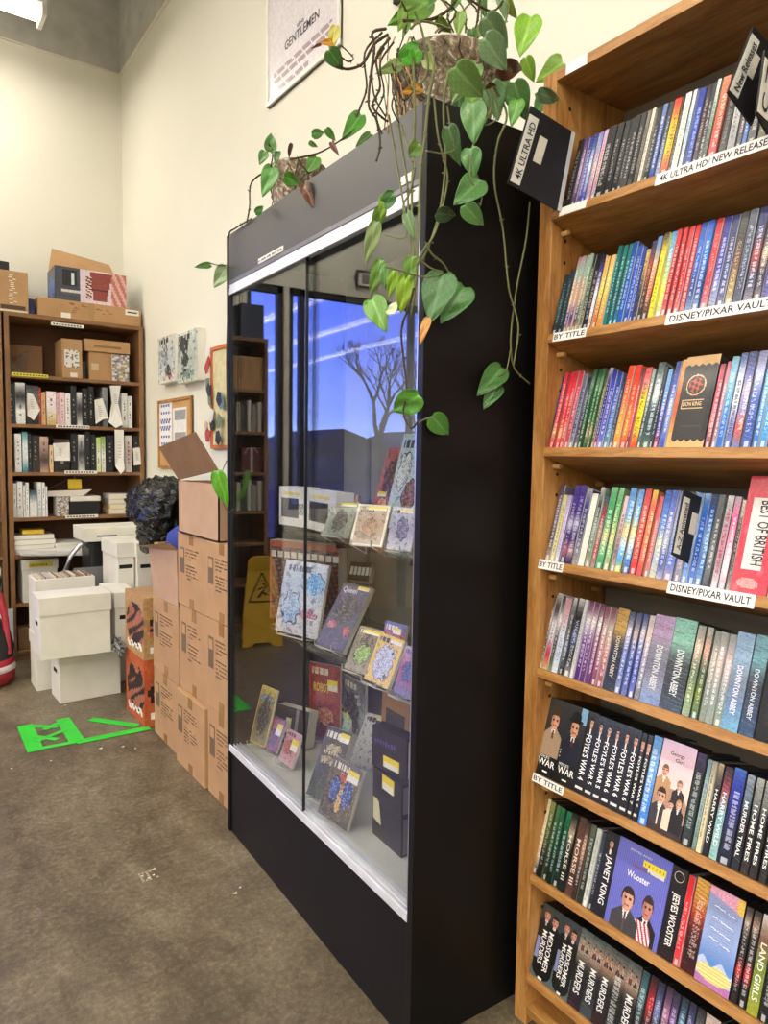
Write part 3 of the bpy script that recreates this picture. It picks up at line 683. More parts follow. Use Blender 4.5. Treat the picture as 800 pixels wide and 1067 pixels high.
def disc_case(k, x0, x1, h, cols, tc, txt, desc, art):
    z = ZS[k]; ya, yb = y_at(x0, UX0, z), y_at(x1, UX0, z); t = abs(ya-yb)-.0006; yc = (ya+yb)/2; r = random.Random(int(x0*10)+k*997)
    h = h/1000; dep = .137 if h > .175 else .137; dx = r.uniform(0, .005) if art == '' else .001
    box = art in ('lion', 'british', 'wrap', 'janet', 'jeeves', 'textbox', 'georgy', 'bertie', 'mid', 'foyle1', 'foyle2') or t > .017
    nm = 'boxed_disc_set' if box else 'disc_case'
    o = thing(nm, '', '', Vector((UX0, yc, z))+UDIR*(.006+dx)+WDIR*.0004, (0, TH, 0))
    dp = .137 if not (art in ('georgy', 'bertie', 'textbox')) else .06
    cm = 'case' if (box or k in (0,) or sum(hx(cols[-1]) if cols[-1][0] in '0123456789abcdef' and len(cols[-1]) in (3, 6) else (0,)) < .8) else ('case_blue' if h < .175 and r.random() < .5 else ('case_clear' if r.random() < .6 else 'case'))
    MB().box(.0006, dp, -t/2, t/2, 0, h, bev=.0014 if art != 'mid' else .004).build('case', MT[cm], o)
    tfull = t; hfull = h
    if not box or art == '': t = t-min(.0034, t*.26)
    b = MB(); hb = h
    if art == 'lion':
        def fn(u, v):
            if v < .06+.03*abs((u*5) % 1-.5)*2 or v > .91-.02*abs((u*5) % 1-.5)*2: return jit('d8ac74', .03, r)
            if u > .87: return jit('141414', .02, r)
            e = ((u-.43)/.29)**2+((v-.68)/.115)**2
            if .78 < e < 1: return hx('dcb484')
            if e < .5 and math.sin(u*31+v*47)*math.cos(v*60-u*14) > .0: return hx('c04a38')
            if abs(v-.475) < .05 and .1 < u < .76 and not (abs(v-.475) < .04 and .12 < u < .74): return hx('dcb484')
            return jit('262322', .02, r)
        b.grid((-.0004, t/2, 0), (0, -t, 0), (0, 0, h), 40, 90, fn)
        b.text('LION KING', (-.0006, t/2-t*.15, h*.452), (0, -1, 0), (0, 0, 1), t*.55, h*.045, 'e8c89c')
        b.grid((-.0006, t*.3, h*.23), (0, -t*.6, 0), (0, 0, h*.006), 8, 1, lambda u, v: hx('5a524c'))
    elif art == 'british':
        def fn(u, v):
            if .2 < u < .74 and .2 < v < .82: return hx('ddd8d4')
            q = math.sin(u*9+v*6)*math.cos(v*19-u*5)
            if v < .16 and el(u, v, .45, .085, .3, .045): return jit('e89090', .06, r)
            return jit(mixc(hx('cc3248'), hx('e0808c'), max(0, q-.45)), .04, r)
        b.grid((-.0004, t/2, 0), (0, -t, 0), (0, 0, h), 26, 70, fn)
        b.text('BEST OF BRITISH', (-.0006, -t*.1+t*.18, h*.79), (0, 0, -1), (0, -1, 0), h*.55, t*.32, '1c1c20')
        b.v = [(x, y, zz) for x, y, zz in b.v]
    elif art in ('foyle1', 'foyle2'):
        hat = '3f352e' if art == 'foyle1' else '15151b'; coat = 'a38a74' if art == 'foyle1' else '1c2030'
        def fn(u, v):
            p = person(u, v, .5, .72, .115, '2c2420', 'd39a7c', coat, .78*h/t*.9, hat, '5a3030')
            if p and v > .26: return jit(p, .02, r)
            if art == 'foyle2' and v > .8 and u > .66: return jit('88b4dc', .04, r)
            return jit(stops(['3a3c40', '2a2c32', '1a1a1c', '121214'], 1-v), .02, r) if not (.3 < v < .45 and u < .55 and int(v*100) % 4 < 2 and v < .44) else hx('d0ccc8')
        b.grid((-.0004, t/2, 0), (0, -t, 0), (0, 0, h), 22, 110, fn)
        b.text("FOYLE'S", (-.0006, t*.4, h*.225), (0, -1, 0), (0, 0, 1), t*.5, h*.035, 'f0f0f0'); b.text('WAR', (-.0006, t*.42, h*.13), (0, -1, 0), (0, 0, 1), t*.84, h*.085, 'f4f4f4')
        b.grid((-.0006, t*.12, h*.05), (0, -t*.24, 0), (0, 0, h*.02), 1, 1, lambda u, v: hx('ffffff'))
    elif art == 'georgy':
        ppl = [(.22, .66, .06, '7a4a2c', 'd8a080', 'c09068'), (.7, .56, .05, '8a5a38', 'd8a890', '2a2224'), (.24, .38, .085, '2c1c14', 'dca88c', '3a3234'), (.56, .33, .05, '4a2a20', 'd8a890', 'e8d0b8'), (.78, .36, .05, 'c09060', 'dcb098', '181418')]
        def fn(u, v):
            for q in reversed(ppl):
                p = person(u, v, q[0], q[1], q[2], q[3], q[4], q[5], 2.0, None, 'e8e0d8')
                if p and v > .05 and v > q[1]-.3: return jit(p, .03, r)
            if v < .5 and el(u, v, .5, .2, .6, .32): return jit('3a2a28' if v < .18 else 'b08874', .05, r)
            return jit(stops(['dcc0dc', 'ecc8d0', 'f0d4c8', 'e8c4b4', '2c2428'], 1-v), .02, r)
        b.grid((-.0004, t/2, 0), (0, -t, 0), (0, 0, h), 50, 90, fn)
        b.text('Georgy', (-.0006, t*.22, h*.84), (0, -1, 0), (0, 0, 1), t*.42, h*.05, '4a4038'); b.text('Girl', (-.0006, t*.05, h*.79), (0, -1, 0), (0, 0, 1), t*.26, h*.04, '4a4038')
    elif art == 'bertie':
        def fn(u, v):
            if .5 < u < .92 and .8 < v < .87: return hx('f2dc28') if int(u*60) % 4 or abs(v-.835) > .015 else hx('6a6020')
            if .6 < u < .9 and .75 < v < .8: return hx('e8e4d8')
            p = person(u, v, .35, .36, .125, '2c1e18', 'd8a084', '3c3a3c', 1.15, None, '5a4a50')
            if p: return jit(p, .02, r)
            if .38 < u < .55 and .08 < v < .15: return hx('e8ea30')
            if .5 < u < .86 and v < .22 and el(u, v, .66, .05, .2, .2): return hx('b83c4c') if int((u+v*.6)*28) % 2 else hx('e8e0e4')
            p = person(u, v, .72, .38, .125, '3a2a20', 'c88470', '18181c', .95, None, '2a2a30')
            if p: return jit(p, .02, r)
            return jit(mixc(hx('5a5cb8'), hx('7478cc'), .5+.5*math.sin(u*170)), .02, r)
        b.grid((-.0004, t/2, 0), (0, -t, 0), (0, 0, h), 84, 110, fn)
        b.text('Wooster', (-.0006, t*.25, h*.615), (0, -1, .0), (0, 0, 1), t*.42, h*.075, 'f4f2f4'); b.text('Jeeves', (-.0006, t*.2, h*.73), (0, -1, 0), (0, 0, 1), t*.36, h*.055, '8c4c70')
        b.text("JEEVES AND", (-.0007, t*.28, h*.9), (0, -1, 0), (0, 0, 1), t*.42, h*.03, 'c8c8e0')
    elif art == 'textbox':
        def fn(u, v):
            if v > .93-.1*u: return jit('e0a0b8' if u < .8 else 'ecc058', .08, r)
            if v < .24+.04*math.sin(u*12):
                if el(u, v, .5, .14, .5, .09): return jit('ecd890', .04, r) if int(v*120) % 4 else hx('c8b060')
                return jit('b070a8' if v < .08 else 'b8c4e0', .04, r)
            if .3 < v < .9 and .12 < u < .88 and int(v*110) % 3 == 0 and r.random() < .6: return hx('7c8cb4')
            if any(abs(v-q+.06*(u-.5)) < .005 for q in (.8, .68, .57, .47)) and .2 < u < .8: return hx('e8ecf4')
            return jit(stops(['9c9cc8', '90a0cc', '94a8d8', '5c88cc', '80a8dc'], 1-v), .02, r)
        b.grid((-.0004, t/2, 0), (0, -t, 0), (0, 0, h), 46, 110, fn)
    elif art == 'mid':
        def fn(u, v):
            for q, hr in ((.3, '5a3a2c'), (.7, '20181a')):
                p = person(u, v, q, .86-.03*(q > .5), .07, hr, 'dc9c88', '14161a', 2.6, None, 'c8c0c0')
                if p and v > .72: return jit(p, .02, r)
            if v > .72: return jit('3c4448', .03, r)
            if ((u-.5)/.48)**2+(max(0, .16-v)/.15)**2 < 1: return hx('0e0e10') if not (u < .2 and .25 < v < .55) else hx('8088b8')
            return jit('58686a' if v < .3 else '1a1c1e', .03, r)
        b.grid((-.0004, t/2, 0), (0, -t, 0), (0, 0, h), 30, 90, fn)
        b.text('MIDSOMER', (-.0006, -t*.02, h*.68), (0, 0, -1), (0, -1, 0), h*.55, t*.24, 'f0f0f0'); b.text('MURDERS', (-.0006, t*.27, h*.66), (0, 0, -1), (0, -1, 0), h*.46, t*.22, 'f0f0f0')
        b.grid((-.0006, t*.1, h*.01), (0, -t*.2, 0), (0, 0, h*.03), 1, 1, lambda u, v: hx('ffffff'))
    else:
        spine_art(b, h, t, cols, tc, txt, art, r)
        if art == 'jeeves':
            b.lathe([(.0, 0), (t*.42, 0)], n=20); i = 0
            b2 = MB(); pts = [(-.0008, math.cos(a*PI/12)*t*.3, h*.9+math.sin(a*PI/12)*t*.3) for a in range(25)]; b2.tube(pts, .0007, 'e8dcc0', n=4)
            b.v = b.v[:-40]; b.f = b.f[:-21]; b.c = b.c[:-21]; b.m = b.m[:-21]; b.sm = b.sm[:-21]
            off = len(b.v); b.v += b2.v; b.f += [tuple(off+q for q in f) for f in b2.f]; b.c += b2.c; b.m += b2.m; b.sm += b2.sm
    t = tfull
    # insert wraps onto the near side
    side = stops(cols, .5) if cols[0] not in ('black', 'face', 'sp', 'pink', 'blue', 'text', 'mm') else hx('2a2a30')
    b.grid((0, -t/2-.0004, .002), (dp-.004, 0, 0), (0, 0, h-.004), 4, 6, lambda u, v: jit(side, .05, r))
    b.build('cover', MT['wrap' if art == 'wrap' else 'print'], o)
    return o
used_labels = set()
for k, (xs, txt) in enumerate(ROWS):
    rows_ = [l.split('|') for l in txt.split('\n')]; x = xs
    for i, f in enumerate(rows_):
        xe = float(f[0]); art = f[6] if len(f) > 6 else ''; cols = f[2].split()
        if cols in (['sp'],): cols = '505a60 2a2c30 141416 121214 16161a'.split()
        o = disc_case(k, x, xe, float(f[1]), cols, f[3], f[4], f[5], art)
        d = f[5]; where = 'on the %s shelf' % ORD[k]
        lab = '%s, %s of the disc bookcase' % (d, where)
        kindw = 'boxed set' if o.name.startswith('boxed') else 'disc case'
        if len(lab.split()) > 16: lab = '%s, %s' % (d, where)
        if len(lab.split()) > 16: lab = d+', %s shelf' % ORD[k]
        if lab in used_labels: print('DUPLABEL', lab)
        used_labels.add(lab); tag(o, lab, kindw, 'film discs on the %s shelf of the oak bookcase' % ORD[k])
        x = xe

# black divider cards standing out of the rows
def divider(Y, corners, label, txt, band, slot=True, lean=None, edge=None):
    P = [onY(px, py, Y) for px, py in corners]           # outer top, inner top, inner bottom, outer bottom
    base = P[2].copy(); o = thing('divider_card', label, 'divider', base, group='black divider cards in the disc bookcase')
    Q = [p-base for p in P]; b = MB(); b.prism(Q, (0, .003, 0)); b.build('card', 'matblack', o)
    u = (Q[1]-Q[0]); vv = (Q[0]-Q[3]); L = vv.length
    b = MB(); w = u.length
    e0 = Q[3]+(Q[2]-Q[3])*.02+Vector((0, -.0008, 0)); e1 = Q[0]+u*.02+Vector((0, -.0008, 0)); d = u.normalized()*w*band
    b.prism([e0+(e1-e0)*.04, e0+(e1-e0)*.04+d, e0+(e1-e0)*.9+d, e0+(e1-e0)*.9], (0, .0006, 0), 'dcdcd4')
    if slot:
        s0 = Q[3]+(Q[0]-Q[3])*.4+u*.33+Vector((0, -.0008, 0)); s1 = s0+(Q[0]-Q[3])*.33; dd = u.normalized()*w*.17
        b.prism([s0, s0+dd, s1+dd, s1], (0, .0006, 0), 'd8d2c4')
    if edge:
        g0 = Q[2]+Vector((0, -.001, 0)); g1 = Q[1]+Vector((0, -.001, 0)); dd = -u.normalized()*.012; b.prism([g0, g0+dd, g1+dd, g1], (0, .0008, 0), 'c4c6c8')
    # text runs up the band
    vd = (e1-e0).normalized(); b.text(txt, e0+(e1-e0)*.1+d*.85+Vector((0, -.0012, 0)), vd, -d.normalized(), (e1-e0).length*.72, w*band*.62, '28282c', off=0)
    b.build('card_label', 'paper', o); return o
divider(1.136, [(553, 110), (599, 139), (584, 221), (529, 191)], 'black divider card lettered 4K, sticking out at the left end of the top shelf', '4K ULTRA HD', .2, True, edge=True)
divider(.69, [(785, 27), (812, 58), (783, 131), (758, 96)], 'black divider card lettered New Releases, leaning out of the top shelf', 'New Releases', .3)
divider(.655, [(797, 52), (826, 84), (800, 140), (788, 118)], 'black divider card cut by the right edge of the photo, top shelf', 'C Z', .35, False)
divider(.793, [(713, 510), (747, 526), (729, 594), (700, 578)], 'black divider card lettered A Z, standing out of the fourth shelf', 'A-Z Animated', .18)
VERB = 0
# ------------------------------------------------------------------ black display case
CA = .037; CW, CDEP = 1.222, .50; ZR0, ZR1, ZT = .337, 2.032, 2.24
CO = Vector((1.004, 1.267, 0)); CX = Vector((math.cos(CA), -math.sin(CA), 0)); CY = Vector((math.sin(CA), math.cos(CA), 0))
case = thing('display_case', 'tall black glass-fronted display case standing in the middle of the photo', 'display case', CO, (0, 0, -CA))
def cpt(x, y, z): return CO+CX*x+CY*y+Vector((0, 0, z))
MB().box(0, CDEP, 0, .022, 0, ZT, bev=.0015).build('side_panel', 'blacklam', case)
MB().box(.0, CDEP, CW-.022, CW, 0, ZT, bev=.0015).build('side_panel', 'blacklam', case)
MB().box(.006, CDEP, .022, CW-.022, 0, ZR0-.014).build('base_panel', 'blacklam', case)
MB().box(.001, .02, .022, CW-.022, ZR1+.035, ZT-.002, bev=.001).build('top_fascia', 'fascia', case)
MB().box(.02, CDEP, .022, CW-.022, ZR1+.12, ZR1+.14).build('roof_panel', 'blacklam', case)
MB().box(CDEP-.01, CDEP, .022, CW-.022, ZR0, ZR1+.12).build('back_panel', 'backwhite', case)
MB().box(.006, CDEP-.01, .022, CW-.022, ZR0-.014, ZR0-.004).build('deck', 'deck', case)
b = MB()
b.box(-.002, .004, .022, CW-.022, ZR0-.016, ZR0+.008, bev=.001)
for x in (.012, .026, .040): b.box(x, x+.003, .022, CW-.022, ZR0-.006, ZR0+.008)
b.build('bottom_track', 'alulight', case)
b = MB(); b.box(.0, .05, .022, CW-.022, ZR1+.012, ZR1+.035); b.box(-.003, .004, .022, CW-.022, ZR1-.008, ZR1+.024, bev=.001)
b.build('top_track', 'alulight', case)
MB().box(-.004, .001, .022, CW-.022, ZR1+.027, ZR1+.04, bev=.001).build('track_trim', simple('dark_metal_trim', '77757a', .35, .6), case)
MB().box(.009, .014, CW*.5-.012, CW-.022, ZR0+.006, ZR1+.01).build('glass_door', 'glass', case)
MB().box(.024, .029, .022, CW*.5+.012, ZR0+.006, ZR1+.01).build('glass_door', 'glass', case)
MB().box(.007, .016, CW*.5-.014, CW*.5-.010, ZR0+.006, ZR1+.01).build('door_edge_strip', 'blackp', case)
MB().box(.004, .034, .022, .03, ZR0, ZR1+.012).build('jamb_strip', 'alu', case)
MB().box(.004, .034, CW-.03, CW-.022, ZR0, ZR1+.012).build('jamb_strip', 'blackp', case)
MB().box(-.0012, .0012, .74, .93, ZR1+.046, ZR1+.062, m=0).build('label_strip', 'label', case)
b = MB(); b.text('~24', (-.0016, .925, ZR1+.05), (0, -1, 0), (0, 0, 1), .18, .008, '333333'); b.build('label_lettering', 'paper', case)
MB().box(-.0012, .0012, .05, .10, ZR1+.046, ZR1+.066).build('label_strip', 'label', case)
# glass shelves on wall standards
SA = onX(427, 582, 1.09).z; SB = onX(428, 731, 1.09).z
for z in (SA, SB):
    MB().box(.085, CDEP-.02, .03, CW-.03, z-.008, z).build('glass_shelf', 'shelfglass', case)
    for y in (.2, .6, 1.0): MB().box(.12, CDEP-.01, y, y+.006, z-.03, z-.009).build('shelf_bracket', 'blackp', case)
for y in (.2, .6, 1.0): MB().box(CDEP-.016, CDEP-.01, y-.008, y+.014, ZR0+.05, ZR1).build('shelf_standard', 'grey', case)

# things on show: standing boards, books and comics given by the image of their foot and top edges
def show(bl, br, tl, tr, z, thick, art, label, name, cat, group=None, stand=True, mat='wrap', back='e4e0d4', nu=44, txt=(), rseed=1, xlim=None):
    A, B = onZ(*bl, z+.012), onZ(*br, z+.012)
    lx = lambda p: (p-CO).dot(CX)
    if max(lx(A), lx(B)) > .40:                             # foot hidden: it stands near the back panel
        o_ = CO+CX*.40; A, B = on_plane(*bl, o_, CX), on_plane(*br, o_, CX)
        if lx(onZ(*bl, z+.012)) < .40: A = onZ(*bl, z+.012)
        A.z = B.z = z+.012
    A += CX*max(0, .035+.0-lx(A)); B += CX*max(0, .035-lx(B)); U = (B-A); w = U.length; U.normalize()                 # left to right as seen
    Nn = Vector((U.y, -U.x, 0))
    if Nn.dot(EYE-A) < 0: Nn = -Nn
    # lean angle from the top left point
    best = None
    for k in range(0, 46):
        a = math.radians(k); D = Vector((-Nn.x*math.sin(a), -Nn.y*math.sin(a), math.cos(a))); pn = U.cross(D)
        P = on_plane(*tl, A, pn); Q = on_plane(*tr, B, pn)
        h1 = (P-A).dot(D); e = abs((P-A).dot(U))+abs((Q-B).dot(U))
        if best is None or e < best[0]: best = (e, a, D, (h1+(Q-B).dot(D))/2)
    e, a, D, h = best
    o = thing(name, label, cat, A, group=group)
    nrm = U.cross(D); nrm = nrm if nrm.dot(EYE-A) > 0 else -nrm
    if VERB: print('SHOW', label[:40], 'w %.3f h %.3f lean %.0f lx %.2f %.2f top %.2f z0 %.3f ly %.2f %.2f' % (w, h, math.degrees(a), lx(A), lx(B), lx(A+D*h), A.z-z, (A-CO).dot(CY), (B-CO).dot(CY)))
    b = MB(); b.prism([U*0, U*w, U*w+D*h, D*h], -nrm*thick, back)
    b.build('cover' if thick < .012 else 'book_block', 'tin', o)
    r = random.Random(rseed); b = MB(); b.grid(nrm*.0008, U*w, D*h, nu, int(nu*h/w)+1, lambda u, v: jit(art(u, v), .05, r))
    for (t, u0, v0, uw, vh, c) in txt: b.text(t, nrm*.0014+U*(w*u0)+D*(h*v0), U, D, w*uw, h*vh, c, off=0)
    b.build('printed_face', mat, o)
    if stand:
        b = MB()
        for f in (.2, .8):
            p = U*(w*f); b.tube([p+nrm*.028+Vector((0, 0, .008)), p+nrm*.026+Vector((0, 0, -.008)), p-nrm*.06+Vector((0, 0, -.008)), p-nrm*(thick+.006)+D*.09*1], .0022, n=5)
        b.tube([U*(w*.2)+nrm*.026+Vector((0, 0, -.008)), U*(w*.8)+nrm*.026+Vector((0, 0, -.008))], .0022, n=5)
        b.build('wire_stand', 'wire', o)
    return o
def blot(base, spots, tag_=None, seed=3, fr=None, frc='e8e4d8'):
    base = [hx(c) for c in base]; sp = [(cx, cy, rx, ry, hx(c)) for cx, cy, rx, ry, c in spots]
    ph = [random.Random(seed).uniform(0, 6) for _ in range(4)]
    def fn(u, v):
        if tag_ and tag_[0] < u < tag_[1] and tag_[2] < v < tag_[3]:
            return hx('f0d82c') if v > (tag_[2]+tag_[3])/2 else hx('f2eedc')
        if fr and (u < fr or u > 1-fr or v < fr*.7 or v > 1-fr*.7): return hx(frc)
        if .85 < v < .94 and .1 < u < .62 and not fr and int(u*26) % 4 and abs(math.sin(u*40+ph[3]*9)) > .3: return hx('e8e2cc') if sum(base[0])/3 < .6 else hx('3a3238')
        det = math.sin(u*61+ph[0]*5+3*math.sin(v*31))*math.sin(v*57+ph[1]*5+2*math.sin(u*37))
        for cx, cy, rx, ry, c in sp:
            e = ((u-cx)/rx)**2+((v-cy)/ry)**2-.35*math.sin(u*23+ph[0])*math.sin(v*29+ph[1])
            if 1 < e < 1.16: return hx('1c1a1e')
            if e <= 1 and abs(det) > .45: return mixc(c, (.95, .92, .85) if det > 0 else (.08, .07, .09), .45)
            if ((u-cx)/rx)**2+((v-cy)/ry)**2 < 1+.35*math.sin(u*23+ph[0])*math.sin(v*29+ph[1]): return c
        q = .5+.5*math.sin(u*17+ph[2]+3*math.sin(v*9))*math.sin(v*21+ph[3]); return mixc(stops(base, 1-v), hx('202024') if q > .86 or det > .72 else ((.93, .9, .84) if det < -.75 else stops(base, v)), .36*max(q, abs(det)*.9))
    return fn
GA, GB, GC = 'comics on the upper glass shelf', 'comics on the lower glass shelf', 'books on the case deck'
ZA, ZB, ZD = SA, SB, ZR0-.004
show((383, 520), (405, 527), (410, 452), (424, 449), ZA, .006, blot(['b04c4c', 'c87068', 'a03c40'], [(.5, .5, .3, .2, '5a2c28'), (.4, .2, .2, .1, 'e8a080')], (.1, .5, .3, .36)), 'tall red illustrated board leaning at the back of the upper glass shelf', 'art_board', 'board', GA, False, rseed=1)
show((399, 524), (427, 532), (422, 452), (440, 452), ZA, .006, blot(['b8d4dc', 'd8e4e8', 'a8c8d4'], [(.7, .35, .25, .15, '8a5a48'), (.3, .6, .2, .2, 'e8f0f0')]), 'tall pale blue illustrated board beside the red one, upper glass shelf', 'art_board', 'board', GA, False, rseed=2)
def winbox(u, v):
    if .08 < u < .92 and .22 < v < .72: return hx('26262a') if not (u > .74) else hx('e4e2dc')
    if .78 < v < .88 and .2 < u < .8: return hx('e0cc50')
    return hx('d8d6d0')
show((291, 546), (318, 550), (291, 506), (319, 509), ZA, .06, winbox, 'white window box with a black figure inside, left one of the pair', 'figure_box', 'box', 'white window boxes on the upper glass shelf', False, rseed=3, txt=[('DEAD', .74, .3, .2, .3, '222222')])
show((319, 550), (349, 558), (320, 510), (353, 513), ZA, .06, winbox, 'white window box with a black figure inside, right one of the pair', 'figure_box', 'box', 'white window boxes on the upper glass shelf', False, rseed=4, txt=[('DEAD', .74, .3, .2, .3, '222222')])
show((335, 558), (362, 561), (348, 521), (371, 524), ZA, .008, blot(['a8b0a0', '8a948c', '6c746c'], [(.5, .45, .25, .28, '303634')], (.3, .95, .86, .97)), 'grey-green comic with a dark figure on a wire stand, upper glass shelf', 'comic', 'comic book', GA, rseed=5)
show((364, 567), (398, 570), (374, 524), (407, 528), ZA, .008, blot(['d8ccb8', 'b09080', 'a08474'], [(.5, .45, .2, .2, 'a87858'), (.4, .25, .3, .1, '6a4a3c')], (.35, .9, .86, .96), fr=.06), 'cream-bordered comic with brown art, middle of the upper glass shelf', 'comic', 'comic book', GA, rseed=6, txt=[('~8', .12, .8, .5, .1, '4a3a34')])
show((402, 572), (428, 575), (411, 527), (432, 531), ZA, .008, blot(['c4c4dc', '9c9cc8', 'd8d8e8'], [(.5, .5, .22, .25, '6c6ca4')], (.3, .8, .88, .95)), 'lavender and white comic at the right end of the upper glass shelf', 'comic', 'comic book', GA, rseed=7)
# lower glass shelf
def longbox(u, v):
    if v > .93 or u < .03: return hx('a8503c')
    if .8 < v < .88 and int(u*30) % 3: return hx('d8d4c8')
    q = math.sin(u*41+v*17)*math.sin(v*53-u*11); return mixc(hx('3c2c2c'), hx('b0404c') if q > .5 else hx('8a8478'), abs(q))
show((281, 644), (352, 656), (279, 561), (352, 570), ZB, .05, longbox, 'large dark boxed game with a red border at the back of the lower glass shelf', 'game_box', 'box', None, False, nu=40, rseed=8)
show((286, 656), (330, 667), (298, 584), (346, 588), ZB, .012, blot(['e0e0dc', '9cb0c0', 'd0c8b8', 'b8b4a8'], [(.75, .72, .2, .14, '58a0d0'), (.3, .35, .2, .22, '98b4cc'), (.7, .3, .2, .06, 'b86870')], seed=5), 'bagged pale comics with blue panels on the lower glass shelf, behind the door split', 'comic', 'comic book', GB, nu=40, rseed=9, txt=[('~9', .1, .86, .4, .06, '444444')])
show((328, 671), (357, 681), (358, 607), (389, 612), ZB, .014, blot(['5c5c88', '444468', '484878'], [(.5, .6, .3, .2, '282840'), (.25, .35, .15, .06, 'c05878'), (.8, .3, .12, .07, 'b84050')], (.55, .95, .92, .98), fr=.04, frc='30303c'), 'indigo comic with white scroll title on the lower glass shelf', 'comic', 'comic book', GB, nu=34, rseed=10, txt=[('Queen', .1, .84, .5, .1, 'e8e8f0')])
show((362, 604), (384, 606), (364, 586), (388, 586), SB+.16, .04, lambda u, v: hx('dcdcd8') if .3 < v < .75 and int(u*22) % 4 else hx('1c1e1e'), 'small black box with white lettering propped high at the back of the lower glass shelf', 'small_box', 'box', None, False, rseed=11)
show((358, 696), (382, 704), (376, 652), (392, 655), ZB, .008, blot(['988870', '786c5c', '9c9484'], [(.5, .4, .3, .2, '88b050'), (.5, .7, .25, .15, '54483c')], (.3, .9, .85, .95)), 'bagged brown comic with a green patch, left of the yellow comic', 'comic', 'comic book', GB, rseed=12)
show((379, 707), (404, 719), (396, 659), (424, 668), ZB, .01, blot(['e8c028', 'ecc83c', 'e0b82c'], [(.5, .45, .34, .34, 'c8c8cc'), (.5, .42, .24, .24, '2a2a34')], (.5, .95, .86, .97)), 'bright yellow comic with a black and silver figure on the lower glass shelf', 'comic', 'comic book', GB, rseed=13)
show((392, 700), (414, 708), (402, 646), (428, 654), ZB, .01, blot(['3c58b0', 'e0643c', 'e87858', 'd04838'], [(.5, .4, .3, .2, 'f0c8a0')], (.4, .8, .8, .92)), 'orange comic with a blue top band standing behind the yellow comic', 'comic', 'comic book', GB, rseed=14)
show((409, 721), (426, 729), (424, 672), (436, 677), ZB, .012, blot(['c8b8b0', 'b03848', '5a5a70'], [(.5, .5, .3, .2, '303040')]), 'red and white comic at the right end of the lower glass shelf', 'comic', 'comic book', GB, rseed=15)
# deck
show((260, 772), (276, 780), (267, 713), (290, 718), ZD, .008, blot(['e0c870', '6c6858', '8c8878'], [(.5, .5, .28, .3, '303236'), (.5, .8, .4, .07, '6c90b8')], None, fr=.05, frc='e0c060'), 'yellow-bordered comic on a wire stand, at the far left of the case deck', 'comic', 'comic book', GC, rseed=16)
show((322, 765), (354, 773), (322, 685), (357, 700), ZD, .01, blot(['a83020', '9c2c20', '6c2018'], [(.5, .3, .3, .12, 'c87040')], (.6, .9, .66, .8)), 'red comic with yellow title standing at the back of the case deck', 'comic', 'comic book', GC, rseed=17, txt=[('MAD', .08, .88, .28, .07, 'f0a090'), ('ROBOT', .15, .62, .5, .12, 'f0d040')])
show((357, 768), (380, 778), (359, 706), (380, 711), ZD, .01, blot(['6c7070', '9aa0a0', '585c5c'], [(.4, .5, .3, .3, '1e2020'), (.6, .7, .2, .1, 'c0c4c4')]), 'black and white patterned book behind the others on the case deck', 'book', 'book', GC, False, rseed=18)
show((284, 770), (318, 781), (289, 732), (322, 743), ZD, .05, lambda u, v: hx('e8e0b0') if .35 < u < .5 and .3 < v < .7 else (hx('909094') if .62 < u < .7 else hx('1b1b1e')), 'black box with a cream sticker in the middle of the case deck', 'black_box', 'box', None, False, rseed=19)
show((272, 778), (287, 786), (284, 744), (300, 753), ZD, .01, blot(['a86878', '98586c', '8c5064'], [(.5, .4, .3, .25, '5c3444')], (.55, .9, .5, .85), fr=.05, frc='5c4048'), 'dusty pink paperback on a wire stand near the front of the case deck', 'book', 'book', GC, rseed=20)
show((290, 792), (304, 801), (300, 759), (315, 767), ZD, .01, blot(['c890a0', 'b87880', 'e0c0c0'], [(.4, .5, .3, .2, 'b8504c')], (.5, .95, .45, .8)), 'rose-coloured paperback against the door split on the case deck', 'book', 'book', GC, rseed=21)
show((341, 770), (360, 778), (352, 728), (372, 747), ZD, .05, blot(['e8d048', '9cc4c0', '8cb8b8'], [(.4, .5, .2, .2, '5c8c90')]), 'pale teal book with a yellow top, behind the tall dark book', 'book', 'book', GC, False, rseed=22)
show((319, 827), (345, 839), (342, 753), (371, 769), ZD, .025, blot(['302c28', '4c4434', '2c3428', '3c4c38'], [(.5, .72, .3, .06, 'b8a878'), (.45, .55, .3, .05, 'a89868')], (.6, .95, .84, .97)), 'tall dark book with gilt panels just right of the door split', 'book', 'book', GC, rseed=23, txt=[('~6', .15, .62, .6, .06, 'd8c8a0'), ('~5', .15, .48, .6, .06, 'c8b890')])
show((331, 846), (361, 866), (348, 788), (379, 803), ZD, .01, blot(['6c6048', '70644c', '4c4438'], [(.3, .5, .16, .22, '3858a8'), (.72, .5, .16, .22, '3454a0'), (.5, .72, .16, .1, 'c85c3c'), (.5, .4, .12, .24, 'd8a860')], (.55, .95, .74, .92)), 'colourful bagged comic in front on the case deck, blue and orange figure', 'comic', 'comic book', GC, nu=30, rseed=24)
show((363, 795), (386, 803), (383, 741), (414, 752), ZD, .02, blot(['d0d0d0', 'b8b8b8', '8c8c90'], [(.5, .9, .4, .03, '707074')], (.5, .9, .9, .96)), 'pale grey hardback leaning behind the black boxed books', 'book', 'book', GC, False, rseed=25)
show((396, 760), (425, 770), (398, 722), (428, 732), ZD+.02, .04, lambda u, v: hx('3a3430') if .15 < u < .85 and .2 < v < .8 else hx('a87840'), 'orange-brown wooden frame at the back right of the case deck', 'wooden_frame', 'frame', None, False, mat='paper', rseed=26)
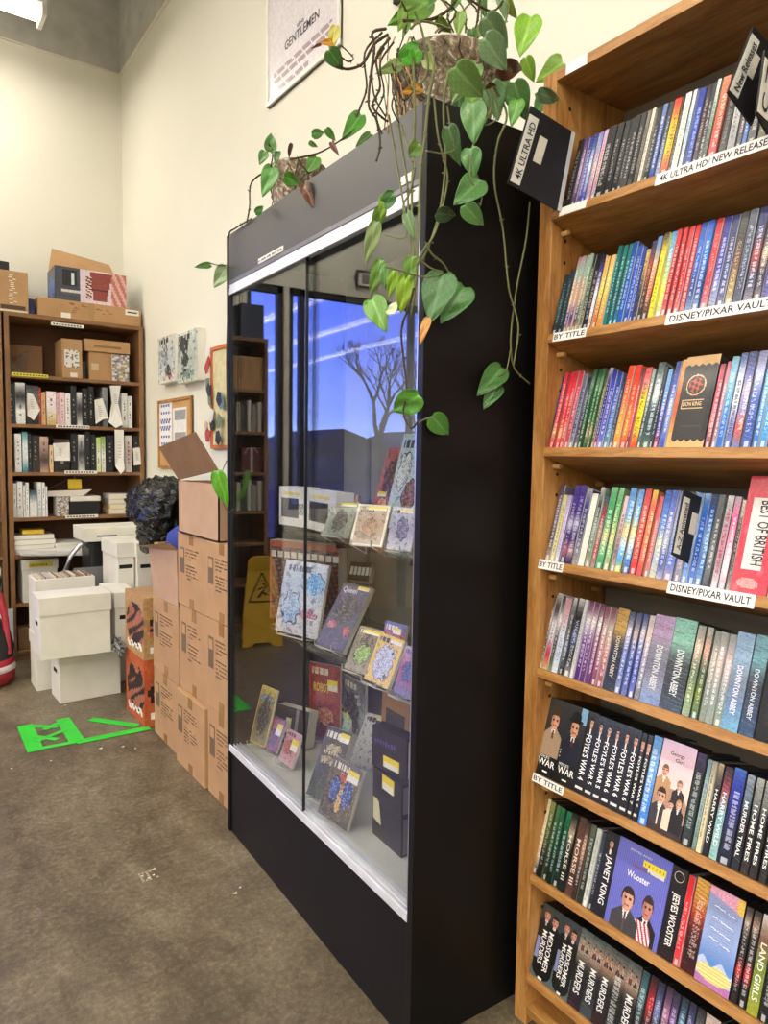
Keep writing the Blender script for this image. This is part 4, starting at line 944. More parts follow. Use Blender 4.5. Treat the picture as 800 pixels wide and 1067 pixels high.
# black boxed books, stacked near the right end
def boxbook(px, py, z, w, d, h, yaw, cols, lab, txt=None, tagp=None, white=None):
    p = onZ(px, py, z+.001); o = thing('boxed_book', lab, 'book', p+Vector((0, 0, .001)), (0, 0, yaw), 'black boxed books on the case deck')
    MB().box(0, d, -w, 0, 0, h, bev=.002).build('slipcase', MT['blackp'], o)
    MB().box(.006, d-.006, -w-.001, -w+.01, .008, h-.008).build('page_block', 'pages' if cols else 'grey', o)
    b = MB(); r = random.Random(int(px))
    if txt: b.text(txt, (-.0012, -w*.1, h*.6), (0, -1, 0), (0, 0, 1), w*.7, h*.16, '5c5494')
    if tagp: b.box(-.0012, .0, -w*tagp[1], -w*tagp[0], h*tagp[2], h*tagp[3], 'efd42c'); b.box(-.0016, .0, -w*(tagp[1]-.02), -w*(tagp[0]+.02), h*tagp[2], h*(tagp[2]+tagp[3])/2, 'f2eed8')
    if white: b.prism([(-.0014, -w*white[0], h*white[2]), (-.0014, -w*white[1], h*(white[2]-.06)), (-.0014, -w*(white[1]-.08), h*white[3]), (-.0014, -w*(white[0]), h*(white[3]+.08))], (.001, 0, 0), 'd8d0a8')
    if b.v: b.build('price_sticker', 'paper', o)
    return o
yw = -.06
boxbook(387.5, 868, ZD, .157, .10, .118, yw, 0, 'grey-black boxed book with a cream tag, lowest of the front stack', None, None, (.05, .32, .45, .95))
boxbook(388, 829, ZD+.120, .154, .10, .092, yw, 0, 'black boxed book with a yellow sticker, second of the front stack', None, (.35, .75, .5, .95))
boxbook(387, 797, ZD+.214, .15, .045, .122, .1, 1, 'black boxed book with a purple title standing on top of the stack', '~9', (.35, .8, .12, .38))
# small figurines on the upper shelf
def figurine(px, py, z, s, cols, lab):
    p = onZ(px, py, z); o = thing('figurine', lab, 'figurine', p, (0, 0, rnd.uniform(0, 1)), 'brown figurines in the display case'); m = simple('painted_resin', cols, .5, bumpy=.5, bscale=60, var=.5, nscale=40)
    MB().lathe([(0, 0), (.32*s, 0), (.34*s, .06*s), (.2*s, .12*s), (.24*s, .4*s), (.33*s, .62*s), (.22*s, .85*s), (.1*s, .95*s), (0, .96*s)], n=18, squash=.7).build('torso', m, o)
    MB().lathe([(0, .9*s), (.12*s, .95*s), (.17*s, 1.08*s), (.15*s, 1.22*s), (.07*s, 1.32*s), (0, 1.34*s)], n=16).build('head', m, o)
    b = MB()
    for q in (-1, 1): b.tube([(0, q*.28*s, .75*s), (-.12*s, q*.4*s, .5*s), (-.26*s, q*.2*s, .42*s)], .06*s, n=7, r1=.04*s)
    b.build('arms', m, o)
figurine(345, 541, ZA, .08, '7c5438', 'brown figurine on the upper glass shelf, behind the white window boxes')
figurine(372, 546, ZA, .085, '9c7858', 'tan figurine on the upper glass shelf, left of the red board')
figurine(404, 690, ZB, .09, '5c3c34', 'dark brown figurine at the back of the lower glass shelf')
figurine(423, 700, ZB, .08, '6c3c30', 'small reddish figurine at the right end of the lower glass shelf')
# ------------------------------------------------------------------ pictures on the long wall
def wallpanel(Y0, Y1, z0, z1, depth, fn, name, label, cat, nu=30, frame=None, group=None, face='paper', txt=(), side='e8e4da'):
    o = thing(name, label, cat, (XW, (Y0+Y1)/2, z0), group=group); w = Y0-Y1; h = z1-z0
    MB().box(-depth, -.0005, -w/2, w/2, 0, h, side).build('panel', 'tin', o)
    r = random.Random(int(Y0*100)); b = MB(); b.grid((-depth-.0006, w/2, 0), (0, -w, 0), (0, 0, h), nu, int(nu*h/w)+1, lambda u, v: jit(fn(u, v), .03, r))
    for (t, u0, v0, uw, vh, c) in txt: b.text(t, (-depth-.0012, w/2-w*u0, h*v0), (0, -1, 0), (0, 0, 1), w*uw, h*vh, c)
    b.build('printed_sheet', face, o)
    if frame:
        fw, fm = frame; b = MB()
        for (a, c, d, e) in ((-w/2, w/2, 0, fw), (-w/2, w/2, h-fw, h), (-w/2, -w/2+fw, fw, h-fw), (w/2-fw, w/2, fw, h-fw)): b.box(-depth-.01, -.001, a, c, d, e, bev=.002)
        b.build('frame', fm, o)
    return o
def poster_art(u, v):
    if .03 < v < .145 and .1 < u < .9-.3*(v < .08) and int(v*52) % 2 == 0 and int(u*50+v*90) % 6: return hx('a08c94')
    if v < .58 and v > .56 and u < .12: return hx('8a8a90')
    return hx('dcd6dc')
wallpanel(3.30, 2.62, 3.15, 4.17, .012, poster_art, 'film_poster', 'white film poster in a clear sleeve on the cream wall above the display case', 'poster', 60, (.018, 'white'), face='print', txt=[('GENTLEMEN', .27, .185, .47, .04, '3a3038'), ('the', .44, .235, .1, .02, '4a3c44')])
wallpanel(2.24, 1.56, 3.12, 4.14, .012, blot(['4060a0', 'a8b8d0', 'd8c0b0'], [(.5, .5, .3, .3, '88504c')]), 'film_poster', 'poster edge with dark frame at the top, behind the big pot plant', 'poster', 24, (.014, 'blackp'), face='print')
wallpanel(4.90, 4.57, 1.92, 2.225, .05, blot(['c8c8bc', 'b0b8bc', 'd8d4cc'], [(.4, .6, .18, .22, '98a0a8'), (.6, .25, .16, .12, '484444'), (.7, .15, .1, .08, 'b05850')], seed=9), 'painted_canvas', 'small pale canvas painting, left of two on the cream wall', 'painting', 22, group='small canvases on the cream wall')
wallpanel(4.52, 4.16, 1.895, 2.205, .05, blot(['c4d0c4', 'a8b0a8', 'b8c0b0'], [(.35, .75, .2, .14, '3c4440'), (.4, .45, .16, .14, '404844'), (.5, .15, .3, .1, '788c84')], seed=4), 'painted_canvas', 'small canvas with dark green figures, right of two on the cream wall', 'painting', 22, group='small canvases on the cream wall')
def note_art(u, v):
    if u < .42 and .3 < v < .95: return hx('5c64a8') if (v*9) % 1 < .5 and .05 < u < .38 and int(u*40+v*60) % 3 else hx('ecebf0')
    if .46 < u < .86 and .28 < v < .86: return hx('9c9ca0') if (v*26) % 1 < .4 and .5 < u < .82 else hx('e8e6e4')
    return hx('c79a62')
wallpanel(5.02, 4.36, 1.345, 1.815, .012, note_art, 'bulletin_board', 'oak-framed corkboard with white notes on the cream wall beside the bookcase', 'notice board', 40, (.02, 'wood_z'))
cb = wallpanel(4.03, 3.55, 1.48, 2.07, .015, lambda u, v: hx('cfc59a'), 'collage_board', 'orange-edged board with pinned ribbons and scraps, left beside the case', 'notice board', 16, (.022, simple('orange_paint', 'c06a3c', .6)))
for k in range(16):
    r = random.Random(k); z = r.uniform(0, .6); y = .21+r.uniform(-.03, .07) if k < 11 else r.uniform(-.1, .15); s = r.uniform(.03, .055); c = r.choice(['d8d8d8', '30343c', 'b04848', '5c7c94', 'e0d0a0', 'c8a8a8', '6c8068'])
    b = MB(); a0 = r.uniform(0, 3); b.prism([(-.03-.001*k, y+s*math.cos(a0+q*2*PI/5)*(.6 if q % 2 else 1), z+s*math.sin(a0+q*2*PI/5)) for q in range(5)], (.002, 0, 0), c); b.build('pinned_scrap', 'paper', cb)

# ------------------------------------------------------------------ brown bookcases along the back wall
YBF = 5.34; BD = .34
def bookcase(x0, x1, zs, label, top=2.345):
    t = thing('wall_bookcase', label, 'bookcase', (x0, YBF, 0), group='brown bookcases along the back wall'); w = x1-x0
    for a in (0, w-.03): MB().box(a, a+.03, 0, BD, 0, top, bev=.002).build('side_panel', 'bwood_z', t)
    MB().box(.03, w-.03, BD-.01, BD, 0, top).build('back_panel', simple('brown_hardboard', '5c3c26', .8), t)
    MB().box(.0, w, -.004, BD, top, top+.028, bev=.002).build('top_board', 'bwood_x', t)
    for z in zs: MB().box(.03, w-.03, .0, BD-.01, z-.024, z, bev=.0015).build('shelf_board', 'bwood_x', t)
    MB().box(.03, w-.03, .02, .04, 0, .05).build('toe_kick', 'bwood_x', t); return t
BZ = [1.965, 1.632, 1.305, .994, .735, .40, .07]
bc = bookcase(.69, 1.60, BZ, 'brown wooden bookcase in the back corner, loaded with books and boxes')
bookcase(-.235, .675, BZ, 'brown wooden bookcase running out of the left edge of the photo')
def xz(px, py, Y=YBF): p = onY(px, py, Y); return p.x, p.z
def strip(px0, px1, py, c, lab=None, h=.022):
    a, z = xz(px0, py); b_, z2 = xz(px1, py); b = MB(); b.box(a-.69, b_-.69, -.0062, -.0045, z-h/2, z+h/2, c)
    n = int((b_-a)/.02)
    for k in range(n): b.box(a-.69+.012+k*.019, a-.69+.024+k*.019, -.007, -.006, z-h*.22, z+h*.22, '55534e')
    b.build('shelf_label', 'paper', bc)
strip(53, 87, 337, 'e6e3da'); strip(12, 50, 389.5, 'dcd43c'); strip(58, 93, 444, 'e6e3da'); strip(67, 101, 492, 'e6e3da'); strip(68, 102, 538.5, 'e6e3da')

def bbook(px0, px1, pytop, z, col, lab, tilt=0, depth=.17, cat='book', name='book', spot=None, grp=None, dy=.03):
    x0 = onY(px0, 450, YBF+dy).x; x1 = onY(px1, 450, YBF+dy).x; zt = onY((px0+px1)/2, pytop, YBF+dy).z; h = zt-z; w = x1-x0-.001
    o = thing(name, lab, cat, ((x0+x1)/2, YBF+dy, z+.0005), (0, tilt, 0), grp)
    r = random.Random(int(px0*13)); b = MB(); b.box(-w/2, w/2, .0008, depth, 0, h, col if spot is None else spot[0], bev=.0015); b.build('cover', 'tin', o)
    cl = [hx(c) for c in (spot if spot else [col])]; tx = hx('3a3a40') if sum(hx(cl[0]))/3 > .45 else hx('cfcabc'); ps = pseudo(r, 24)
    b = MB(); b.grid((-w/2, 0, 0), (w, 0, 0), (0, 0, h), 5, 24, lambda u, v: mixc(stops(cl, 1-v), tx, .7) if .3 < u < .7 and .2 < v < .85 and ps[int(v*24)] and r.random() < .55 else jit(stops(cl, 1-v), .04, r)); b.build('spine', 'paper', o)
    return o
G1, G2, G3 = 'books on the upper book row of the corner bookcase', 'books on the middle book row of the corner bookcase', 'small white books on the third book row'
rowA = [(10, 16, 401, ['2a3444'], 'dark navy book at the left end'), (17, 27, 399, ['e8e8e6', '2a2a2c', 'eeeeec', 'dcdcd8'], 'white book with a black band'), (28, 41, 402, ['3a3a3c', '8c8c8c', '202022'], 'wide charcoal book behind the white folded sheet'), (41, 43.5, 404, ['a83c3c'], 'thin red book'), (43.8, 48, 409, ['d8a068', 'e0b078'], 'tan orange book'), (49, 59, 408, ['e8dce0', 'e8e0e4', 'c8b068'], 'pale pink book with a gold foot'), (59.3, 62.5, 409, ['d8a8b0'], 'narrow pink book'), (62.8, 68, 409, ['e8ccd0', 'dcbcc4'], 'light rose book'), (68.5, 74, 410, ['e8e4e2'], 'white book right of the rose one'), (74.5, 80, 402, ['24282e'], 'black ring binder'), (80.5, 86, 409, ['e8e8e6', '303034', 'e4e4e0'], 'white and black book'), (86.5, 92, 405, ['202226'], 'black binder, first of two'), (92.5, 98, 403, ['1c1e22'], 'black binder, second of two'), (99, 106, 415, ['202024'], 'dark binder behind the curled paper'), (107, 112.5, 404, ['888c90'], 'grey binder behind the curled paper'), (127, 133, 410, ['e8e8e6'], 'slim white book'), (133.5, 138, 413, ['e4e4e4'], 'slim white book at the right end')]
for a, c, t, cl, d in rowA: bbook(a, c, t, 1.632, cl[0], '%s, %s' % (d, 'upper book row of corner bookcase'), spot=cl, grp=G1)
rowB = [(15, 22, 452, ['e8e8e8', 'd8d8d8'], 'white rounded book at the left end'), (22.8, 28.5, 450, ['3c8c90', 'e4ecec', 'dce4e4', '307c84'], 'white book with teal ends'), (29, 32.5, 452, ['202428'], 'thin black book'), (33, 40, 454, ['26262a', '3c3430'], 'dark brown-black book'), (41, 50, 455, ['c8a898', 'a88c80', '4c3c38', 'c0a090'], 'beige book with a dark figure'), (51, 55, 464, ['e8c8a0', 'e0bc90'], 'short apricot book'), (56, 72, 458, ['3c302c', '2c2826'], 'wide dark book behind a white note'), (73.5, 80, 452, ['24262c'], 'black book with a small white tie'), (81, 88, 453, ['e8e8e4', '404044', 'e4e4e0'], 'white book with black lettering'), (88.5, 93.5, 450, ['202328'], 'tall black binder, left of two'), (94, 99.5, 453, ['1c1e24'], 'tall black binder, right of two'), (100, 104.5, 456, ['b8d468', 'e8e8dc', 'c8d8a0'], 'white book with a lime top'), (105, 109.5, 455, ['7ca048', 'e8e8e0', 'e0d8d0'], 'white book with a green top'), (110.5, 118, 454, ['22242a'], 'black book by the long paper'), (130, 137, 454, ['e4e0dc', 'c8b0a8', 'e0dcd8'], 'white book right of the long paper'), (138.5, 145, 455, ['2c2c30'], 'charcoal book behind a white card')]
for a, c, t, cl, d in rowB: bbook(a, c, t, 1.305, cl[0], '%s, %s' % (d, 'middle book row of corner bookcase'), spot=cl, grp=G2)
rowC = [(12, 15.5, 504, ['e8e8e6'], 'slim white book at the left end'), (16, 22, 502, ['e4e4e4', 'c8c8c8'], 'white book, thickest at the left'), (22.5, 24.8, 506, ['dcdcdc'], 'thin white booklet'), (25.2, 28.5, 503, ['e0e0dc'], 'white booklet beside the dark gap'), (29, 37, 511, ['28404c', 'e0e0e0', 'dcdcd8'], 'white book with a teal-black top'), (37.5, 42, 503, ['e8e8e8', 'c0c8c8'], 'bright white book'), (42.4, 45.5, 503, ['e4e4e6'], 'white book nearly at the right of its row'), (45.9, 48, 507, ['dcdcdc'], 'last thin white booklet of its row')]
for a, c, t, cl, d in rowC: bbook(a, c, t, .994, cl[0], '%s, %s' % (d, 'third book row of corner bookcase'), spot=cl, grp=G3)
# loose papers hanging over the spines
def sheet(pts, lab, dy, grp='loose white papers on the corner bookcase', c='e9e7e2', bend=.02):
    P = [onY(x, y, YBF-dy) for x, y in pts]; o0 = P[0].copy(); n = len(P); cen = sum(P, Vector())/n; b = MB()
    F = [p-o0+Vector((0, -bend*(.5+.5*math.sin(k*2.1)), 0)) for k, p in enumerate(P)]; ce = cen-o0+Vector((0, bend*.6, 0))
    for k in range(n): b.prism([F[k], F[(k+1) % n], ce], (0, .0012, 0), c)
    for k in range(6):
        t = .25+.1*k; q0 = F[0].lerp(F[1], .25).lerp(F[-1].lerp(F[n//2], .25), t); q0 = q0.lerp(ce, .2)
        b.box(q0.x, q0.x+.02, q0.y-.012, q0.y-.0115, q0.z, q0.z+.003, '8a8a8c')
    return tag(b.build('paper_sheet', 'paper', None, o0), lab, 'paper', grp)
sheet([(28, 409), (34, 411), (42, 427), (35, 438), (28, 433)], 'white diamond-shaped folded sheet on the upper book row', .004)
sheet([(98, 417), (106, 415), (113, 436), (107, 437), (99, 442)], 'curled white paper with a pointed side on the upper book row', .006)
sheet([(114, 402), (125, 402), (123, 420), (128, 442), (120, 446), (113, 440), (116, 420)], 'long white paper twisting down at the right of the upper book row', .012)
sheet([(55, 462), (72, 461), (73, 480), (56, 480)], 'square white note in front of dark books on the middle book row', .004)
sheet([(119, 448), (128, 448), (129, 482), (130, 489), (125, 494), (120, 486)], 'long white paper with a pointed tail hanging below the middle book row', .008)
sheet([(138, 467), (145, 466), (147, 484), (139, 485)], 'small white card at the right end of the middle book row', .006)

def cbox(x0, x1, y0, y1, z0, h, mat, label, name='cardboard_box', cat='box', grp=None, rot=0, extra=None, lidh=0, seed=0):
    o = thing(name, label, cat, ((x0+x1)/2, (y0+y1)/2, z0), (0, 0, rot), grp); w, d = x1-x0, y1-y0
    MB().box(-w/2, w/2, -d/2, d/2, .0005, h-(.002 if lidh else 0), bev=.003).build('carton', mat, o)
    if lidh: MB().box(-w/2-.006, w/2+.006, -d/2-.006, d/2+.006, h-lidh, h, bev=.003).build('lid', mat, o)
    if extra: extra(o, w, d, h)
    return o
def X0(px, Y=YBF): return onY(px, 450, Y).x
# on top of the bookcase
TZ = 2.3735
def amz(o, w, d, h):
    b = MB(); r = random.Random(4)
    b.box(-.02, .02, -d/2-.0008, -d/2, 0.002, h-.002, 'a8845a'); 
    for k in range(14): x = r.choice([-.1, .08])+r.uniform(-.05, .05); b.box(x, x+r.uniform(.01, .05), -d/2-.001, -d/2, (z := h*r.uniform(.3, .85)), z+.004, '6c4c30')
    MB().box(-w*.29, -w*.2, -d/2-.0012, -d/2, h*.02, h*.3, 'e4e0d8').build('shipping_label', 'paper', o); MB().box(w*.34, w*.48, -d/2-.0012, -d/2, h*.6, h*.92, 'e8e6e0').box(w*.36, w*.46, -d/2-.0014, -d/2, h*.72, h*.8, '404044').build('shipping_label', 'paper', o)
    b.build('printing', 'paper', o)
cbox(X0(43), X0(146)+.02, 5.36, 5.66, TZ, .125, 'card', 'long flat cardboard box on top of the corner bookcase', extra=amz)
cbox(X0(34), X0(42)-.01, 5.40, 5.60, TZ, .11, simple('blue_card', '2c3c6c', .6), 'small blue box end beside the long flat cardboard box', 'small_box')
def printer_art(o, w, d, h):
    r = random.Random(5)
    def fn(u, v):
        if .1 < u < .3 and .45 < v < .92: return hx('1c1c22') if not (.22 < u < .27 and .5 < v < .85) else hx('c8d8e0')
        if .08 < u < .34 and .2 < v < .36: return hx('cfcad0') if int(v*60) % 3 else hx('504c54')
        if .48+.05*(1-v) < u < .8 - .1*(1-v) and .1 < v < .95: return hx('8c3c34') if abs(v-.45) > .02 else hx('401c1a')
        if .42 < u < .5 and .15 < v < .8: return hx('dcc8c8') if int(v*20+u*20) % 2 else hx('6c2c2c')
        if u > .78: return hx('b87068') if math.sin(u*60+v*13) > 0 else hx('d8a8a0')
        if u < .34: return hx('404450')
        return hx('d8c8d4')
    b = MB(); b.grid((-w/2, -d/2-.001, 0), (w, 0, 0), (0, 0, h), 50, 26, lambda u, v: jit(fn(u, v), .03, r)); b.build('printed_front', 'print', o)
    b = MB(); b.grid((-w/2-.001, d/2, 0), (0, -d, 0), (0, 0, h), 8, 8, lambda u, v: hx('2c5cb0') if el(u, v, .5, .4, .4, .3) else hx('2c3448')); b.build('printed_end', 'print', o)
pb = cbox(1.02, 1.50, 5.40, 5.66, TZ+.126, .235, simple('printed_card', '3a3c48', .5), 'open printed carton with a dark red pattern, topmost on the corner bookcase', 'printed_carton', extra=printer_art)
MB().prism([(-.24, .1, .235), (.24, .1, .235), (.2, .17, .37), (-.2, .17, .42)], (0, .004, 0)).build('open_flap', 'card', pb)
def plainprint(o, w, d, h):
    b = MB(); r = random.Random(8)
    for k in range(16): x = r.uniform(-.06, .05); z = h*(.2+.045*k); b.box(x*.3-.01, x*.3+.012, -d/2-.001, -d/2, z, z+.006, 'e0d8c8')
    b.build('printing', 'paper', o); MB().box(-w*.4, w*.4, -d/2-.001, -d/2, h*.06, h*.16, '4c3c2c').build('printed_band', 'paper', o); MB().box(-w*.48, w*.48, -d/2-.0012, -d/2, 0, h*.04, 'd8d0c0').build('label_strip', 'paper', o)
cbox(X0(1), X0(33), 5.35, 5.58, TZ, .268, 'card', 'tan printed cardboard box left of the long flat box, on the bookcase top', extra=plainprint)
cbox(.06, X0(20), 5.60, 5.85, TZ, .38, 'blackp', 'black case at the back above the tan printed box', 'black_case', 'case')
cbox(X0(21), X0(40), 5.62, 5.84, TZ, .30, 'blackp', 'lower black case behind the tan printed box', 'black_case', 'case')
# upper shelf cartons
def lab1(o, w, d, h):
    r = random.Random(3); b = MB(); b.grid((-w*.38, -d/2-.001, h*.28), (w*.72, 0, 0), (0, 0, h*.44), 10, 12, lambda u, v: hx('707074') if r.random() < .3 else hx('d8d4cc')); b.box(-w*.1, w*.25, -d/2-.001, -d/2, h*.03, h*.14, 'e0dcd0'); b.build('shipping_label', 'paper', o)
cbox(X0(67), X0(88), 5.37, 5.62, 1.966, .27, 'card', 'brown carton with a large white shipping label, upper shelf', extra=lab1)
cbox(X0(96), X0(121), 5.40, 5.62, 1.966, .20, 'card', 'brown carton under a flat box on the upper shelf', extra=lambda o, w, d, h: MB().box(-w*.4, -w*.1, -d/2-.001, -d/2, h*.35, h*.6, 'c8b090').build('faint_logo', 'paper', o))
cbox(X0(91), X0(138), 5.38, 5.60, 2.167, .085, 'card', 'flat brown box lying across the cartons on the upper shelf', extra=lambda o, w, d, h: MB().box(-w*.3, w*.3, -d/2-.001, -d/2, h*.35, h*.55, '8a6844').build('faint_logo', 'paper', o))
def clutter(o, w, d, h):
    r = random.Random(6); b = MB(); b.grid((-w/2, -d/2-.001, 0), (w, 0, 0), (0, 0, h), 8, 14, lambda u, v: hx(r.choice(['c8c0c8', '8c84a0', 'b0a060', '70686c', 'd8d4d0', '98908c']))); b.build('printed_front', 'print', o)
cbox(X0(119), X0(136), 5.36, 5.39, 1.966, .19, 'whitecard', 'multicoloured patterned packet at the right of the upper shelf', 'patterned_packet', 'packet', extra=clutter)
cbox(X0(88.5), X0(92), 5.38, 5.45, 1.966, .12, 'blackp', 'small black bottle between cartons on the upper shelf', 'black_bottle', 'bottle')
t = thing('acrylic_stand', 'clear acrylic stand at the left of the upper shelf', 'stand', (X0(22), 5.40, 1.9655))
MB().box(-.09, .06, 0, .12, 0, .004).build('base', 'acrylic', t); MB().prism([(-.09, .12, .004), (.06, .12, .004), (.09, .14, .19), (-.03, .14, .12)], (0, .004, 0)).build('upright', 'acrylic', t)
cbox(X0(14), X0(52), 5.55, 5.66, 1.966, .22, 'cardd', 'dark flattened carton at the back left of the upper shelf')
# third row: boxes, boat model, stack
cbox(X0(59), X0(71), 5.37, 5.52, .9945, .135, 'whitecard', 'small white box with pink print on the third book row', 'small_box', extra=clutter)
cbox(X0(73), X0(104), 5.38, 5.6, .9945, .10, 'blackp', 'black box on the third book row, below the white lid', 'black_box')
cbox(X0(73), X0(105), 5.37, 5.6, 1.096, .035, 'whitecard', 'flat white box lying on the black box, third book row', 'flat_box')
o = thing('model_boat', 'small white model boat with thin lines on the third book row', 'model boat', (X0(72), 5.44, 1.132))
b = MB(); b.prism([(-.14, -.03, 0), (.1, -.03, 0), (.16, -.03, .045), (-.17, -.03, .035)], (0, .06, 0), 'd8d0c8'); b.build('hull', 'tin', o)
b = MB(); [b.tube([(x, 0, .04), (.05, 0, .14)], .002, '555555', n=4) for x in (-.15, -.05, .12)]; b.tube([(.05, 0, .04), (.05, 0, .15)], .004, n=5, c='777777'); b.build('rigging', 'tin', o)
MB().box(.0, .09, -.034, -.031, .05, .12, 'd8b830').build('yellow_tag', 'paper', o)
for k, (c, d) in enumerate([('e0c8a0', 'lowest tan book'), ('d8bc88', 'second tan book'), ('b8b4b0', 'grey book, third up'), ('e4e0dc', 'white book, topmost')]):
    o = thing('book', '%s of the flat stack at the right of the third row' % d, 'book', (X0(127)+.006*(k % 2), 5.40, .9945+k*.037), (0, 0, 0), 'flat stack of books at the right')
    MB().box(-.085, .085, 0, .2, 0, .036, c, bev=.002).build('cover', 'tin', o); MB().box(-.08, .0855, -.0005, .19, .004, .032, 'e6dfcc').build('pages', 'tin', o)
# papers on the desk-height shelf
cols = ['e0dcd4', 'c8c4bc', 'e8e6e2', 'b8b0a4']
for k in range(4):
    o = thing('book', ['lowest', 'second', 'third', 'topmost white'][k]+' pale book in the flat pile on the lower shelf, under the yellow notepad', 'book', (X0(35)-.01*(k % 2), 5.37, .7355+k*.034), (0, 0, .03*(k % 3)), 'flat pile of pale books')
    MB().box(-.13, .13, 0, .2, 0, .033, cols[k], bev=.002).build('cover', 'tin', o); MB().box(-.125, .1305, -.0005, .19, .004, .029, 'e6e2d8').build('pages', 'tin', o)
o = thing('notepad', 'yellow notepad on the flat pile of pale books, lower shelf', 'notepad', (X0(34), 5.40, .8725)); MB().box(-.07, .07, 0, .14, 0, .03, 'dcb428', bev=.002).build('pad', 'tin', o); MB().box(-.065, .065, -.001, 0, .004, .022, 'e8c848').build('paper_edge', 'paper', o)
cbox(X0(56), X0(88), 5.35, 5.6, .7355, .07, 'whitecard', 'flat white tray of papers on the lower shelf, right of the pale books', 'paper_tray', 'tray', lidh=.02)
tag(MB().box(-.2, .2, 0, .28, 0, .012, 'c4c2c0', mat=Matrix.Rotation(.06, 4, 'Y')).build('newspaper', 'paper', None, (X0(48), 5.10+.05, .745)), 'grey newspaper sticking out over the edge of the lower shelf', 'newspaper')
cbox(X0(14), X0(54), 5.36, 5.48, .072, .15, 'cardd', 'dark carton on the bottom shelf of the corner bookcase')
def handle(o, w, d, h):
    MB().box(-.04, .045, -d/2-.0015, -d/2+.001, h*.5, h*.5+.022, bev=.008).build('hand_hole', 'dark', o)
def whitelab(o, w, d, h):
    handle(o, w, d, h); b = MB(); b.box(-w*.32, w*.36, -d/2-.0085, -d/2-.006, h*.82, h*.93, 'dcc840'); b.text('~10', (-w*.28, -d/2-.0088, h*.84), (1, 0, 0), (0, 0, 1), w*.55, h*.06, '6c6430'); b.build('yellow_label', 'paper', o)
cbox(X0(20)+.0, X0(57), 5.35, 5.62, .401, .30, 'whitecard', 'white lidded file box with a yellow label on the bookcase shelf', 'file_box', extra=whitelab, lidh=.07, grp='white file boxes')
# left bay boxes
for k, (z, h, c, l) in enumerate([(.401, .09, 'whitecard', 'lowest white box at the left edge'), (.492, .075, 'grey', 'grey box at the left edge between white ones'), (.568, .09, 'whitecard', 'upper white box at the left edge')]):
    cbox(.30, .638, 5.36, 5.6, z, h, c, l+', left bookcase', 'flat_box')
cbox(.25, .64, 5.36, 5.6, 1.966, .24, 'cardp', 'pale carton at the left edge, upper shelf of the left bookcase')
bbook(-40, 5, 432, 1.632, 'e4e2de', 'white book lying at the left edge, upper row of left bookcase', spot=['dedcd6'], grp=None) if False else None
cbox(.40, .64, 5.36, 5.55, 1.633, .03, 'whitecard', 'flat white box at the left edge, second shelf of left bookcase', 'flat_box')
cbox(.38, .64, 5.37, 5.55, 1.306, .16, simple('dim_brown', '4c3830', .6), 'dark brown box at the left edge, third shelf of left bookcase')

# ------------------------------------------------------------------ white file boxes in front
GW = 'white file boxes'
def hh(side):
    def f(o, w, d, h):
        if side == 'x': MB().box(-w/2-.0015, -w/2+.001, -.04, .04, h*.52, h*.52+.024, bev=.008).build('hand_hole', 'dark', o)
        if side == 'xf':
            MB().box(-w/2-.0015, -w/2+.001, -.04, .04, h*.52, h*.52+.024, bev=.008).build('hand_hole', 'dark', o)
        if side == 'y': MB().box(-.04, .04, -d/2-.0015, -d/2+.001, h*.52, h*.52+.024, bev=.008).build('hand_hole', 'dark', o)
    return f
cbox(.79, 1.13, 4.30, 4.52, .0, .312, 'whitecard', 'white lidded file box on the floor, lowest of the front pile', 'file_box', grp=GW, rot=.03, lidh=.085, extra=hh('x'))
cbox(.67, 1.035, 4.12, 4.34, .313, .345, 'whitecard', 'big white lidded file box on top of the front pile', 'file_box', grp=GW, rot=-.02, lidh=.1, extra=hh('x'))
cbox(.72, 1.06, 4.60, 4.80, .0, .35, 'whitecard', 'white file box on the floor behind the front pile', 'file_box', grp=GW, lidh=.08)
ob = cbox(.72, 1.06, 4.58, 4.82, .351, .33, 'whitecard', 'open-topped white file box full of comics behind the front pile', 'file_box', grp=GW)
b = MB(); r = random.Random(2)
for k in range(34): x = -.155+.0092*k; b.box(x, x+.004, -.1, .1, .331, .331+r.uniform(.004, .014), r.choice(['d8c8b0', 'b09a80', 'e8e0d0', '8a7060', 'c8c4c0']))
b.build('comics_inside', 'paper', ob)
cbox(1.07, 1.20, 4.16, 4.50, .313, .33, 'whitecard', 'narrow white file box standing right of the big one', 'file_box', grp=GW, lidh=.09, extra=hh('y'))
cbox(1.15, 1.40, 4.52, 4.78, .0, .56, 'whitecard', 'white carton column under the paired file boxes', 'file_box', grp=GW)
cbox(1.16, 1.26, 4.44, 4.80, .561, .335, 'whitecard', 'tall white file box with a hand hole, left of the pair', 'file_box', grp=GW, lidh=.09, extra=hh('y'))
cbox(1.268, 1.385, 4.40, 4.80, .561, .335, 'whitecard', 'tall white file box with a hand hole, right of the pair', 'file_box', grp=GW, lidh=.09, extra=hh('y'))
tb = thing('black_bin', 'black plastic bin in front of the corner bookcase, under a white lid', 'bin', (1.24, 5.05, 0))
MB().box(-.13, .13, -.13, .13, 0, .86, bev=.02).build('body', 'blackp', tb); MB().box(-.14, .14, -.14, .14, .84, .862, bev=.008).build('rim', 'blackp', tb)
ld = thing('box_lid', 'long white box lid lying across the black bin', 'lid', (1.28, 4.98, .8635), (0, 0, .03))
MB().box(-.22, .24, -.14, .18, 0, .09, bev=.004).build('lid', 'whitecard', ld); MB().box(-.15, -.02, -.142, -.1405, .03, .04).build('crease', 'grey', ld)
